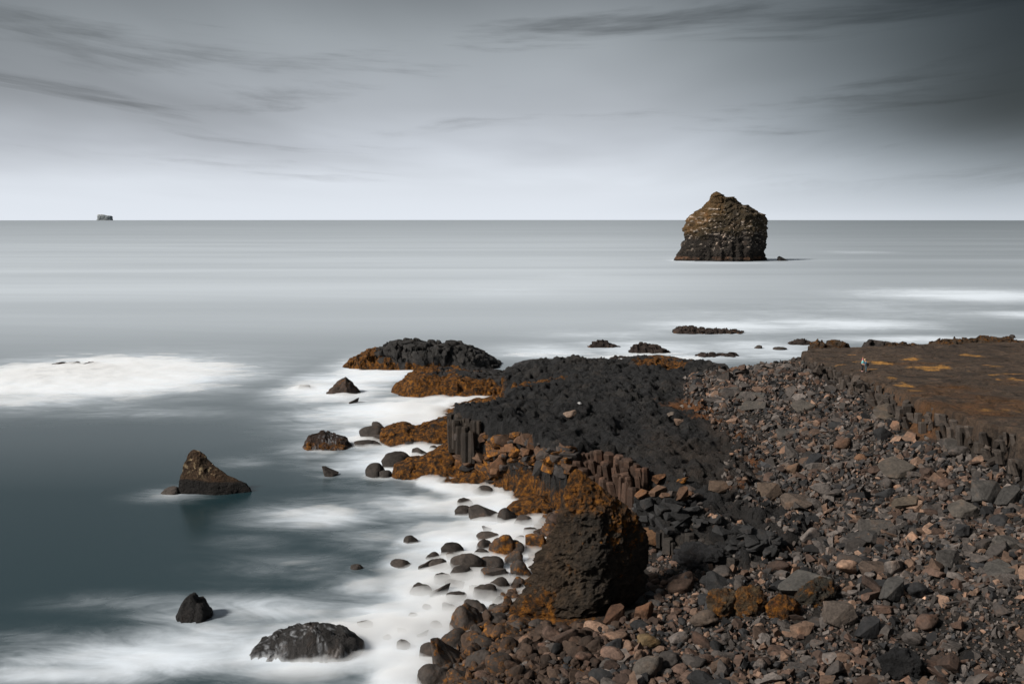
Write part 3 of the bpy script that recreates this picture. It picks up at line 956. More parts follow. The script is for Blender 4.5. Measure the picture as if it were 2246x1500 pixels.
g = ridge_rock('rock_outcrop', [(1116, 808), (1130, 796), (1165, 787), (1215, 788), (1224, 797), (1245, 793), (1290, 786), (1330, 787), (1345, 792), (1385, 799), (1400, 806)], 192, 5, 4, col_dark((0.036, 0.035, 0.037), 0, 0), amp=0.5, seed=13.0, steep=3, cracks=0.4)
tag(g, 'long jagged black ridge along the skyline of the lava shelf', 'rock outcrop')

MOUNDS = [
    ([(834, 962), (836, 940), (860, 928), (890, 924), (912, 932), (930, 926), (955, 918), (985, 912), (1005, 920), (1020, 945)], (930, 978), 5.0, 3.0, (0.034, 0.028, 0.024), 3.5, .92, 'blocky brown weedy ledge stepping down from the column corner'),
    ([(858, 1045), (866, 1020), (885, 1008), (910, 998), (935, 996), (958, 980), (985, 974), (1000, 984), (1010, 1004), (1035, 1012)], (930, 1050), 4.0, 3.2, (0.032, 0.022, 0.018), 4, .95, 'weed-covered mound shaggy orange above the surf below the columns'),
    ([(995, 1045), (1008, 1020), (1040, 1008), (1070, 1015), (1092, 1040)], (1040, 1055), 2.6, 3, (0.035, 0.022, 0.018), 3.0, .7, 'dark reddish weedy mound between two orange mounds'),
    ([(1086, 1045), (1098, 1012), (1120, 998), (1150, 1012), (1185, 1008), (1215, 1020), (1240, 1048), (1250, 1060)], (1160, 1062), 3.2, 3, (0.034, 0.024, 0.018), 4, .96, 'rounded orange weed cushion mound below the lava cliff'),
    ([(1108, 1115), (1125, 1100), (1150, 1093), (1172, 1088), (1190, 1084), (1215, 1095), (1235, 1110), (1260, 1130)], (1180, 1140), 3.4, 2.4, (0.03, 0.022, 0.017), 4, .95, 'low orange weedy mound tucked behind the huge leaning rock'),
    ([(664, 978), (680, 955), (705, 945), (735, 952), (760, 962), (775, 978)], (716, 986), 2.6, 2.2, (0.04, 0.024, 0.018), 1.4, .65, 'reddish-brown reef rock streaming with white water'),
    ([(716, 860), (735, 842), (750, 829), (760, 827), (775, 845), (792, 862)], (755, 866), 2.6, 2.2, (0.075, 0.055, 0.045), 3, .45, 'small cone-shaped brown rock standing in white surf'),
    ([(525, 1438), (570, 1405), (610, 1388), (650, 1378), (690, 1365), (720, 1368), (760, 1372), (785, 1385), (798, 1402), (802, 1420)], (670, 1446), 2.6, 1.8, (0.040, 0.037, 0.036), 0.3, .3, 'long low dark rock veined with draining white water'),
    ([(388, 1355), (397, 1330), (408, 1308), (425, 1299), (445, 1305), (458, 1322), (466, 1342)], (425, 1362), 1.3, 1.2, (0.022, 0.020, 0.020), 0.5, .2, 'black upright rock in the foam below the fin-shaped rock'),
]
for sk, (bx, by), fr, bk, cc, mt, ma, lab in MOUNDS:
    dd = at(bx, by, 0)[1] + fr * 0.8
    g = ridge_rock('surf_rock', sk, dd, fr, bk, (veined(col_dark(cc, mt, ma)) if ('veined' in lab or 'streaming' in lab) else col_dark(cc, mt, ma)), amp=0.42, freq=0.9, step=0.14, seed=bx * 0.1, steep=2.8, cracks=0.5)
    tag(g, lab, 'rock')

REEFS = [
    ([(1288, 758), (1300, 750), (1320, 748), (1345, 756), (1362, 762)], 'thin reddish reef awash behind the lava shelf'),
    ([(1378, 768), (1392, 755), (1410, 751), (1440, 757), (1462, 768), (1472, 774)], 'red-brown domed reef in white water behind the shelf'),
    ([(1475, 722), (1490, 716), (1520, 716), (1550, 721), (1590, 721), (1620, 726), (1642, 731)], 'longest flat brown reef awash in foam beyond the shelf'),
    ([(1518, 782), (1535, 774), (1565, 774), (1580, 777), (1605, 774), (1625, 782)], 'flat grey-brown reef close behind the whaleback hump'),
    ([(1330, 787), (1350, 781), (1375, 784), (1395, 781), (1416, 788)], 'faint dark reef awash close behind the skyline ridge'),
    ([(1724, 756), (1742, 747), (1756, 743), (1772, 747), (1786, 756)], 'grey craggy reef off the tip of the headland'),
    ([(112, 802), (130, 795), (165, 797), (180, 800), (205, 793), (225, 801)], 'faint pale rock lost in the big white patch of surf'),
]
for sk, lab in REEFS:
    px = [q[0] for q in sk]; py = max(q[1] for q in sk)
    dd = at(np.mean(px), py, 0)[1] + 1.5
    w = (px[-1] - px[0]) * dd / FPX
    g = ridge_rock('reef', sk, dd, min(4, w * 0.3), min(4, w * 0.3), col_dark((0.045, 0.032, 0.027), 0.6, 0.5), amp=1.0, freq=0.9, step=0.16, seed=px[0] * 0.1, cracks=0.7)
    tag(g, lab, 'reef')

HEADROCKS = [
    ([(1775, 765), (1790, 750), (1800, 747), (1812, 755), (1820, 747), (1836, 744), (1850, 750), (1866, 762)], 172, 'rusty knobbly rocks at the seaward corner of the headland'),
    ([(1890, 760), (1905, 748), (1920, 746), (1945, 748), (1962, 758)], 177, 'grey wave-washed hump beyond the headland edge'),
    ([(1932, 760), (1950, 753), (1975, 752), (2010, 756), (2025, 762)], 174, 'long low rusty rim of rock behind the two walkers'),
    ([(2030, 757), (2060, 747), (2090, 745), (2125, 742), (2140, 745), (2160, 758)], 184, 'rusty knobbly rock ridge along the far edge of the headland'),
    ([(2136, 755), (2150, 740), (2165, 737), (2190, 741), (2215, 740), (2235, 748), (2240, 758)], 183, 'highest rusty rock knob on the far edge of the headland'),
    ([(2212, 760), (2236, 746), (2270, 740), (2330, 745), (2360, 760)], 182, 'rusty rock cut off by the picture edge at the end of the headland'),
]
for sk, dd, lab in HEADROCKS:
    g = ridge_rock('headland_rock', sk, dd, 3.5, 3.0, col_dark((0.060, 0.042, 0.028) if 'rusty' in lab else (0.06, 0.05, 0.045), 20, 0.52 if 'rusty' in lab else 0.0), zb=6.5 if 'rusty' in lab else -1.0, amp=1.0, freq=1.0, step=0.15, seed=dd + sk[0][0] * 0.1, cracks=0.6)
    tag(g, lab, 'rock')

# ------------------------------------------------------------------ basalt columns (parts of the cliffs)
def column(parent, x, y, z0, z1, r, rot, tilt, col, sides=6):
    rr = np.random.default_rng(int(abs(x * 733 + y * 391)) + 5)
    a = rot + np.arange(sides) * 2 * np.pi / sides + rr.normal(0, 0.12, sides)
    rad = r * rr.uniform(0.8, 1.15, sides)
    h = z1 - z0
    rows = [(0.0, 1.04), (0.55, rr.uniform(0.92, 1.04)), (0.93, 1.0), (1.0, 0.82)]
    V = []
    for k, (t, s) in enumerate(rows):
        sl = rr.normal(0, 0.10, 2) if k == 3 else (0, 0)
        for j in range(sides):
            cx, cy = np.cos(a[j]) * rad[j] * s, np.sin(a[j]) * rad[j] * s
            V.append((x + cx + tilt[0] * t * h, y + cy + tilt[1] * t * h, z0 + t * h + (sl[0] * cx + sl[1] * cy if k == 3 else 0)))
    V.append((x + tilt[0] * h, y + tilt[1] * h, z1 + 0.02))
    F = []
    for k in range(len(rows) - 1):
        for j in range(sides):
            p_, q_ = k * sides + j, k * sides + (j + 1) % sides
            F += [(p_, q_, q_ + sides), (p_, q_ + sides, p_ + sides)]
    b = (len(rows) - 1) * sides
    for j in range(sides):
        F.append((b + j, b + (j + 1) % sides, len(V) - 1))
    V = np.array(V)
    C = np.tile(np.array((*col, 0.0)), (len(V), 1))
    me = mesh_np('basalt_column', V, np.array(F), C, M_ROCKA, smooth=False)
    return link('basalt_column', me, parent)


def columns_along(parent, pts, top_fn, spacing, r, out, drop, col, jit=0.25, rows=1, tilt=0.05, base_drop=0.6, tall=9.0, gap=0.0):
    P = np.array(pts)
    seg = np.hypot(*np.diff(P, axis=0).T)
    L = np.r_[0, np.cumsum(seg)]
    s = 0.0
    while s < L[-1]:
        k = min(np.searchsorted(L, s, side='right') - 1, len(seg) - 1)
        t = (s - L[k]) / seg[k]
        e = (P[k + 1] - P[k]) / seg[k]
        nrm = np.array((e[1], -e[0]))
        for rw in range(rows):
            q = P[k] + e * (s - L[k]) + nrm * (out + rw * r * 1.7) + RNG.normal(0, jit * r, 2)
            zt = float(top_fn(q[0], q[1])) - RNG.uniform(*drop) - rw * RNG.uniform(0.3, 1.2)
            zb = float(rbf_base(np.array([q[0]]), np.array([q[1]]))[0]) - base_drop
            zb = max(zb, zt - tall * RNG.uniform(0.7, 1.0))
            if zt - zb > 0.5 and RNG.random() > gap:
                cc = np.array(col) * RNG.uniform(0.6, 1.35)
                column(parent, q[0], q[1], zb, zt, r * RNG.uniform(0.65, 1.4), RNG.uniform(0, 3), (nrm * tilt * RNG.uniform(-0.4, 1.2)), cc, int(RNG.integers(5, 8)))
        s += spacing * RNG.uniform(0.75, 1.25)


def top_s(x, y): return rbf_shelf(np.array([x]), np.array([y]))[0]
def top_h(x, y): return np.clip(rbf_head(np.array([x]), np.array([y])), 8.5, 12.6)[0]


columns_along(SHELF_O, SHELF[0:3, :2], top_s, 0.60, 0.44, -0.15, (0.3, 1.0), (0.030, 0.023, 0.018), rows=2, tall=3.7, gap=0.08, jit=0.25, tilt=0.06)
columns_along(SHELF_O, SHELF[6:9, :2], top_s, 0.62, 0.46, 0.05, (0.1, 0.7), (0.055, 0.032, 0.022), rows=3, tilt=0.26, tall=2.7, gap=0.06, jit=0.3)
columns_along(SHELF_O, SHELF[12:15, :2], top_s, 0.6, 0.42, 0.0, (0.1, 0.6), (0.028, 0.024, 0.021), rows=2, tall=1.7, gap=0.1)
columns_along(HEAD_O, HEAD[0:10, :2], top_h, 0.62, 0.36, -0.25, (0.12, 0.9), (0.048, 0.039, 0.033), rows=2, base_drop=0.3, tilt=0.34, tall=1.3, gap=0.42, jit=0.8)
PE = HEAD[0:10, :2]
for k in range(len(PE) - 1):
    e_ = PE[k + 1] - PE[k]
    ln = float(np.hypot(*e_))
    nrm = np.array((e_[1], -e_[0])) / ln
    for q in range(int(ln / 0.9)):
        pt = PE[k] + e_ * RNG.random() + nrm * RNG.uniform(-0.5, 1.3)
        zt, zb = top_h(*pt), float(H(*(pt + nrm * 1.0)))
        sz3 = RNG.uniform(0.7, 1.7)
        oz = zb + (zt - zb) * RNG.uniform(0.1, 0.95) - 0.35 * sz3
        o = bpy.data.objects.new('edge_block', proto('a', int(RNG.integers(0, 20))))
        COL.objects.link(o)
        o.parent = HEAD_O
        o.location = (pt[0], pt[1], oz)
        o.scale = (sz3, sz3 * RNG.uniform(.7, 1), sz3 * RNG.uniform(.6, 1.1))
        o.rotation_euler = (RNG.normal(0, .5), RNG.normal(0, .5) + (1.2 if RNG.random() < .5 else 0), RNG.uniform(0, 6))
        o.color = (*(np.array((0.052, 0.041, 0.034)) * RNG.uniform(.4, 1.5)), 0.0)

# ------------------------------------------------------------------ hand placed boulders standing in the surf
SURF = [  # px, base py, width px, height px, moss
    (1081, 1067, 50, 16, .1), (1062, 1083, 50, 16, .1), (1020, 1110, 34, 16, .1), (1017, 1128, 38, 18, .1), (1063, 1138, 70, 28, .15), (1107, 1145, 42, 28, .15), (1143, 1153, 45, 22, .2), (1167, 1173, 36, 18, .2),
    (1068, 1166, 20, 9, .1), (1072, 1187, 46, 18, .1), (1103, 1219, 54, 46, .75), (1138, 1190, 24, 16, .3), (1174, 1209, 54, 38, .8), (1130, 1216, 50, 30, .6), (1065, 1207, 36, 22, .2), (993, 1216, 48, 24, .1), (997, 1226, 36, 14, .1),
    (952, 1226, 30, 14, .1), (1052, 1221, 40, 17, .25), (963, 1250, 44, 28, .1), (933, 1247, 32, 18, .1), (1018, 1255, 66, 42, .2), (1077, 1250, 62, 30, .45), (1125, 1238, 44, 30, .6), (1082, 1272, 62, 28, .5), (1140, 1270, 50, 42, .6),
    (972, 1278, 42, 18, .1), (1015, 1270, 46, 28, .1), (997, 1287, 40, 15, .1), (1099, 1297, 50, 28, .4), (1134, 1291, 36, 26, .6), (922, 1302, 46, 28, .1), (963, 1304, 44, 20, .1), (998, 1317, 42, 22, .1), (1064, 1314, 50, 34, .1),
    (1047, 1350, 54, 40, .15), (983, 1338, 34, 16, .1), (1095, 1322, 24, 14, .2), (1027, 1390, 76, 58, .6), (1095, 1383, 48, 38, .4), (1053, 1407, 46, 38, .5), (1002, 1424, 66, 42, .5), (958, 1375, 28, 13, .1), (945, 1446, 50, 42, .4),
    (980, 1474, 76, 54, .6), (1050, 1434, 68, 42, .55), (948, 1506, 70, 46, .45), (1047, 1466, 58, 40, .5), (1110, 1372, 30, 24, .4), (1100, 1345, 40, 20, .3), (1118, 1425, 66, 50, .6), (1100, 1475, 60, 40, .6), (1010, 1500, 56, 34, .6),
    (897, 1190, 32, 14, .1), (881, 1242, 46, 13, .1), (782, 1248, 26, 12, .1), (723, 1045, 34, 16, .1), (797, 977, 46, 12, .25), (815, 963, 56, 30, .3), (831, 950, 30, 28, .3), (830, 968, 26, 14, .3), (822, 977, 28, 10, .3),
    (893, 980, 30, 12, .2), (872, 1024, 62, 32, .15), (922, 1004, 40, 22, .2), (950, 988, 24, 10, .2), (826, 1045, 48, 28, .1), (846, 1047, 32, 18, .1), (775, 884, 22, 9, .1), (885, 1422, 30, 16, .1), (800, 1374, 34, 12, .1),
    (370, 1083, 40, 16, .1), (668, 852, 26, 7, .1), (1665, 764, 18, 7, .1), (1712, 767, 30, 6, .1), (2222, 741, 14, 7, .1), (700, 1372, 8, 6, 0), (1000, 1352, 26, 10, .1), (938, 1335, 22, 9, .1), (905, 1350, 20, 8, .1), (925, 1395, 26, 10, .1), (1030, 1330, 26, 12, .1),
    (1040, 1295, 24, 12, .1), (955, 1410, 24, 10, .1), (880, 1385, 22, 8, .1), (850, 1400, 20, 8, .1), (1085, 1340, 26, 14, .2),
]
BOULDERS = []        # (object, px, py, size, word) for the labels
rk = random.Random(3)
for k, (px, py, w, h, ms) in enumerate(SURF):
    if (px, py) == (700, 1372): continue
    p = at(px, py, 0.0) if py < 1440 or px < 960 else ground(px, py)
    dep = project(*p)[2]
    W, Hh = w * dep / FPX, h * dep / FPX
    i = k % 12
    kind = 'r' if k % 4 else 'a'
    tot = max(Hh * 1.9, 0.30)
    c = np.array((0.040, 0.033, 0.029)) * rk.uniform(0.7, 1.3)
    dims = np.ptp((RND_HI if kind == 'r' else ANG_HI)[i][0], axis=0)
    sz = np.array((W * 1.08 / dims[0], min(W * 0.9, W) / dims[1], tot / dims[2]))
    o = boulder('surf_boulder', kind, i, (p[0], p[1] + W * 0.2, p[2] + Hh - tot / 2), sz, (rk.uniform(-.12, .12), rk.uniform(-.12, .12), rk.choice((0, math.pi)) + rk.uniform(-.3, .3)), c, ms * 0.62, None, 'boulder', 'boulders standing in the surf')
    BOULDERS.append([o, px, py - h / 2, w, 'surf', 'mossy ' if ms > 0.38 else 'bare dark ', 'rounded ' if kind == 'r' else 'angular '])

# ------------------------------------------------------------------ the scree: about ten thousand loose stones
def pick_colour(z, r, px):
    u = r.random()
    if z < 2.0 and r.random() < 0.75 * min(1, (2.0 - z) / 0.7):
        return np.array((0.042, 0.027, 0.019)) * r.uniform(0.5, 1.5), 'dark brown '
    low = 1 - min(1, max(0, (z - 1.5) / 2.2))
    if u < 0.20:
        c, w = np.array((0.020, 0.020, 0.021)), 'black '
    elif u < 0.20 + 0.13 + 0.06 * low:
        c, w = np.array((0.122, 0.078, 0.055)), 'tan '
    elif u < 0.50 + 0.3 * low:
        c, w = np.array((0.064, 0.041, 0.031)), 'brown '
    else:
        c, w = np.array((0.066, 0.057, 0.052)), 'grey '
    c = c * math.exp(r.normal(0.0, 0.38))
    wet = max(0, 1 - z / 1.6)
    return c * (1 - 0.55 * wet), w


def scatter():
    n = 120000
    # uniform over the ground in view
    x = RNG.uniform(-14, 62, n); y = 52 + 148 * RNG.random(n) ** 1.25
    # nearer ground gets more small stones
    keep = RNG.random(n) < np.clip(1.2 - (y - 60) / 130, 0.30, 1)
    x, y = x[keep], y[keep]
    z, s1, s2 = H(x, y), None, None
    wob = 1.3 * fbm(x * 0.22, y * 0.22, 5.0, 3) + 0.45 * fbm(x * 0.9, y * 0.9, 2.0, 2)
    s1 = poly_sd(x, y, SHELF) + wob
    s2 = poly_sd(x, y, HEAD) + 0.7 * wob
    u, v, d = project(x, y, z)
    ok = (u > -80) & (u < 2330) & (v < 1570) & (z > 0.15) & (s2 < -0.2)
    on_shelf = s1 > -0.2
    right_side = (u > 1500) & (v > 830)
    edge = on_shelf & right_side & (s1 < 2.5) & (RNG.random(len(x)) < 0.35)
    sparse = on_shelf & (RNG.random(len(x)) < 0.002)
    ok &= (~on_shelf) | edge | sparse
    # keep the cliff foot by the sea to its own blocks
    ok &= ~((u < 1240) & (v < 1120)) & ~((u < 1500) & (v < 1000))
    soil = patches(x, y, [(1985, 902, 58, 24, 1), (2055, 945, 60, 24, 1)], 9.3)
    ok &= (soil < 0.25) | (RNG.random(len(x)) < 0.05)
    # nothing inside the big leaning rock
    ok &= ~((np.abs(x - big_x) < 3.2) & (np.abs(y - D_BIG) < 2.6)) & ~((u > 1135) & (u < 1330) & (v > 1180) & (v < 1376)) & ~((u > 1320) & (u < 1420) & (v > 1180) & (v < 1356))
    return x[ok], y[ok], z[ok], u[ok], v[ok], d[ok], on_shelf[ok]


big_x = at_d(1275, 1250, D_BIG)[0]
sx, sy, sz_, su, sv, sd_, son = scatter()
N = len(sx)
size = np.clip(np.exp(RNG.normal(math.log(0.31), 0.50, N)), 0.12, 2.3)
size *= np.exp(0.6 * fbm(sx * 0.10, sy * 0.10, 71.0, 3))
size *= np.where(sv < 1050, 1.25, 1.0) * np.where(sz_ < 2.0, 1.65, 1.0)
size = np.where(son, np.minimum(size, 0.7), size)
big_ones = RNG.random(N) < 0.010
size = np.where(big_ones & ~son, RNG.uniform(1.0, 2.1, N), size)
app = size * FPX / sd_
vis = (su > 15) & (su < 2230) & (sv > 760) & (sv < 1480)
print('rubble', N)
order = np.argsort(-np.where(vis, app, 0))
single = set(order[:290].tolist())
mv, mf, mc, nv = [], [], [], 0
ra = np.random.default_rng(12)
for i in range(N):
    rounded = ra.random() < (0.85 if sz_[i] < 2.6 else 0.15)
    c, wd = pick_colour(sz_[i], ra, su[i])
    moss = 0.38 * float(sstep(np.array(1.9 - sz_[i]), 0, 1.1)) * (1 if ra.random() < .8 else 0)
    s = size[i]
    if not rounded and s > 1.1:
        sc3 = np.array((s, s * ra.uniform(0.6, 1.0), s * ra.uniform(0.35, 0.9)))
    else:
        sc3 = np.array((s, s * ra.uniform(0.75, 1.0), s * ra.uniform(0.7, 1.0)))
    tl = 0.35 if (s > 1.0 or rounded) else 0.9
    # slabs lie along the slope
    rot = (ra.normal(0, tl) + 0.25, ra.normal(0, tl) - 0.15, ra.uniform(0, 6.28))
    lift = ra.uniform(0.05, 0.55) * s * 0.6
    loc = (sx[i], sy[i], sz_[i] + lift)
    if i in single:
        k = int(ra.integers(0, 12 if rounded else 20))
        o = boulder('scree_boulder', 'r' if rounded else 'a', k, (loc[0], loc[1], sz_[i] + 0.28 * s * sc3[2] / s), sc3, (rot[0] * .6, rot[1] * .6, rot[2]), c, moss, None, 'boulder', 'boulders lying on the beach and scree')
        shape = 'rounded ' if rounded else ('slab-like ' if sc3[2] < 0.55 * s else 'angular ')
        BOULDERS.append([o, su[i], sv[i], app[i], 'scree', ('mossy ' if moss > 0.3 else '') + wd, shape])
        continue
    v, f = (RND_LO if rounded else ANG_LO)[int(ra.integers(0, 12 if rounded else 20))]
    R = np.array(Euler(rot).to_matrix())
    vv = (v * sc3) @ R.T + loc
    mv.append(vv); mf.append(f + nv); nv += len(vv)
    mc.append(np.tile(np.array((*c, moss)), (len(vv), 1)))
rubble = link('scree_rubble', mesh_np('scree_rubble', np.vstack(mv), np.vstack(mf), np.vstack(mc), M_ROCKA, smooth=False))
tag(rubble, 'countless small loose stones covering the beach and the scree slope', 'rubble', None, 'stuff')

# boulders one can point at: px, base py, width, height, kind, proto, colour, moss, yaw, label
FEATURES = [
    (1785, 1312, 116, 70, 'a', 6, (.10, .094, .086), 0, -0.75, 'long tilted grey slab pointing up the scree beside mossy lumps'),
    (1917, 1262, 62, 32, 'a', 4, (.125, .090, .070), 0, 0.1, 'flat-topped rectangular brown block in the middle of the scree'),
    (1846, 1374, 74, 54, 'a', 0, (.120, .096, .080), 0, 0.3, 'large pale brown cracked boulder below the mossy lumps'),
    (1912, 1400, 60, 42, 'a', 5, (.030, .030, .032), 0, 0.0, 'large black smooth-topped boulder beside the pale brown cracked one'),
    (1690, 1099, 54, 42, 'a', 0, (.150, .108, .080), 0, 0.5, 'largest pale boulder where the scree meets the lava shelf'),
    (1748, 1120, 66, 42, 'a', 4, (.130, .100, .080), 0, -0.3, 'wedge-shaped grey boulder behind two rounded pale ones'),
    (1737, 1042, 40, 26, 'a', 3, (.150, .098, .066), 0, 0.1, 'brick-like tan block on top of the scree edge'),
    (1790, 1030, 44, 34, 'a', 5, (.030, .031, .034), 0, 0.2, 'black smooth block at the edge of the scree above the lava'),
    (1968, 1048, 84, 56, 'a', 2, (.115, .098, .082), 0, 0.4, 'broad split grey slab lying on the upper scree'),
    (1990, 1122, 66, 46, 'a', 1, (.125, .098, .072), 0, -0.5, 'pointed brown slab tilted on the middle scree'),
    (2112, 1140, 66, 62, 'a', 2, (.120, .105, .090), 0, 0.2, 'pale flat-faced slab standing on the upper scree'),
    (2170, 1105, 70, 54, 'a', 0, (.090, .084, .078), 0, 0.9, 'large grey speckled boulder above the pale flat-faced slab'),
    (2222, 1110, 60, 40, 'a', 5, (.070, .066, .062), 0, 0.5, 'dark grey wedge beside the large speckled boulder'),
    (1935, 1168, 84, 24, 'a', 6, (.090, .080, .072), 0, 0.1, 'long low grey slab lying level on the middle scree'),
    (1890, 1200, 80, 42, 'a', 1, (.068, .062, .058), 0, -0.6, 'dark sloping slab under the long low one'),
    (1965, 1320, 60, 50, 'a', 5, (.080, .076, .072), 0, 0.3, 'blocky dark grey boulder in the open scree'),
    (2195, 1270, 70, 54, 'a', 2, (.095, .088, .080), 0, 0.1, 'cracked grey slab near the edge of the picture'),
    (2085, 1250, 60, 44, 'a', 0, (.085, .078, .072), 0, 1.2, 'square-shouldered grey block uphill of the cracked slab'),
    (2212, 1212, 64, 44, 'a', 4, (.115, .105, .095), 0, 0.7, 'pale-topped wedge above the cracked slab'),
    (1420, 1492, 76, 52, 'r', 3, (.130, .112, .096), 0, 0.2, 'big pale grey boulder at the bottom of the beach'),
    (1552, 1376, 62, 38, 'r', 5, (.120, .090, .070), 0, 0.1, 'smooth brown boulder on the beach below the mossy lumps'),
    (1420, 1425, 54, 38, 'r', 1, (.165, .115, .058), 0.1, 0.4, 'ochre rounded boulder on the beach below the leaning rock'),
    (1352, 1372, 54, 42, 'a', 5, (.105, .052, .030), .25, 0.3, 'rusty brown boulder at the foot of the leaning rock'),
    (1412, 1366, 46, 48, 'a', 3, (.135, .070, .040), .1, 0.1, 'upright rusty pointed boulder beside the leaning rock'),
    (1490, 1302, 60, 40, 'r', 7, (.080, .050, .036), 0, 0.2, 'brown rounded boulder in the shade beside the leaning rock'),
    (1580, 1480, 50, 38, 'r', 2, (.120, .078, .055), 0, 0.8, 'tan rounded block near the bottom edge of the beach'),
    (1440, 1203, 62, 34, 'a', 0, (.160, .085, .042), .15, 0.3, 'orange-brown broken block just behind the leaning rock'),
    (1500, 1100, 34, 32, 'a', 5, (.135, .075, .045), 0, 0.9, 'upright brown block below the tilted columns'),
    (1578, 1080, 44, 24, 'a', 0, (.130, .088, .062), 0, 0.3, 'lone brown boulder on the near end of the lava shelf'),
    (1252, 916, 30, 17, 'r', 4, (.300, .215, .165), 0, 0.5, 'lone pale pinkish boulder on the black lava shelf'),
    (1272, 888, 10, 6, 'r', 6, (.55, .56, .57), 0, 0.2, 'tiny white stone on the lava behind the pink boulder'),
    (1494, 897, 12, 9, 'r', 2, (.42, .36, .31), 0, 0.2, 'small white round stone on the lava near the scree'),
    (1472, 914, 22, 12, 'a', 1, (.200, .160, .130), 0, 0.2, 'small pale pointed stones on the lava by the scree'),
    (1490, 930, 24, 14, 'a', 4, (.250, .165, .120), 0, 0.6, 'small pinkish block on the lava below the pale stones'),
    (1950, 915, 70, 30, 'a', 2, (.110, .090, .072), 0, 0.2, 'broad brown slab under the headland cliff'),
    (1762, 905, 56, 36, 'a', 2, (.125, .110, .095), 0, 0.5, 'pale triangular slab high on the scree'),
    (1655, 880, 66, 22, 'a', 6, (.105, .096, .086), 0, -0.4, 'long grey slab on the upper scree near the lava'),
    (1660, 900, 60, 24, 'a', 6, (.110, .098, .086), 0, -0.35, 'second long slab just below the long grey one'),
    (1600, 868, 50, 22, 'a', 1, (.110, .100, .090), 0, -0.4, 'tilted grey slab at the back edge of the scree'),
    (2105, 985, 70, 26, 'a', 1, (.085, .076, .068), 0, 0.1, 'dark slab lying under the orange earth bank'),
    (1730, 960, 46, 30, 'a', 6, (.090, .082, .074), 0, 0.3, 'leaning grey slab halfway up the scree'),
    (1850, 990, 46, 32, 'r', 3, (.150, .088, .058), 0, 0.3, 'rust-stained boulder in the upper scree'),
    (1888, 1015, 28, 20, 'r', 8, (.220, .120, .070), 0, 0.3, 'bright tan boulder on the upper scree'),
]
for (px, py, w, h, kd, pi, c, ms, yaw, lab) in FEATURES:
    p = ground(px, py)
    dep = project(*p)[2]
    W, Hh = w * dep / FPX, h * dep / FPX
    pv = (ANG_HI if kd == 'a' else RND_HI)[pi][0]
    dims = np.ptp(pv, axis=0)
    slab = kd == 'a' and pi in (1, 2, 6)
    tot = Hh * (0.55 if slab else 0.95)
    depth = W * (0.85 if slab else 0.75)
    o = boulder('boulder', kd, pi, (p[0], p[1] + depth * 0.25, p[2] + tot * (0.55 if slab else 0.42)), (W / dims[0], depth / dims[1], tot / dims[2]), (0.38 if slab else 0.15, -0.12, yaw * (0.9 if slab else 0.5)), np.array(c) * 0.60, ms, lab, 'boulder', None)

# mossy lumps
def lump(name, px, py, w, h, colour, lab, seed, cat='rock', amp=0.2):
    p = ground(px, py)
    dep = project(*p)[2]
    W, Hh = w * dep / FPX, h * dep / FPX
    v, f = round_rock(seed, 5, 0.3, 6)
    dims = np.ptp(v, axis=0)
    v = v * np.array((W / dims[0], W * 0.8 / dims[1], Hh * 1.5 / dims[2]))
    q = v * 2.2 + seed
    n = fbm(q[:, 0], q[:, 1], q[:, 2], 4, 0.6, ridged=True)
    v = v * (1 + amp * n)[:, None] + np.array((p[0], p[1] + W * 0.3, p[2] + Hh * 0.3))
    return tag(link(name, mesh_np(name, v, f, colour(v[:, 0], v[:, 1], v[:, 2], v[:, 2]), M_TERRAIN)), lab, cat)


lump('mossy_rock', 1590, 1356, 78, 54, col_dark((0.07, 0.05, 0.03), 99, .56), 'yellow-brown mossy lump on the beach, first of the mossy row', 41)
lump('mossy_rock', 1648, 1350, 70, 56, col_dark((0.09, 0.06, 0.03), 99, .66), 'golden mossy lump between the yellow-brown and the bright orange ones', 42)
lump('mossy_rock', 1718, 1362, 74, 44, lambda x, y, z, h: rgb_moss(np.array((0.20, 0.062, 0.012))[None] * (1 + fbm(x * 2, y * 2, z * 2, 3))[:, None], np.full(len(x), .62)), 'bright orange mossy lump on the beach', 43)
lump('mossy_rock', 1795, 1330, 90, 50, col_dark((0.045, 0.04, 0.03), 99, .45), 'dark mossy lump at the foot of the long tilted slab', 44)
lump('lava_clump', 1984, 1492, 88, 56, col_dark((0.012, 0.012, 0.013), -9, 0), 'rough jet-black lava clump at the bottom of the scree', 45, amp=0.3)
lump('lava_clump', 1560, 1250, 130, 40, col_dark((0.026, 0.026, 0.028), -9, 0), 'low black lava lump among the stones behind the leaning rock', 46, amp=0.3)

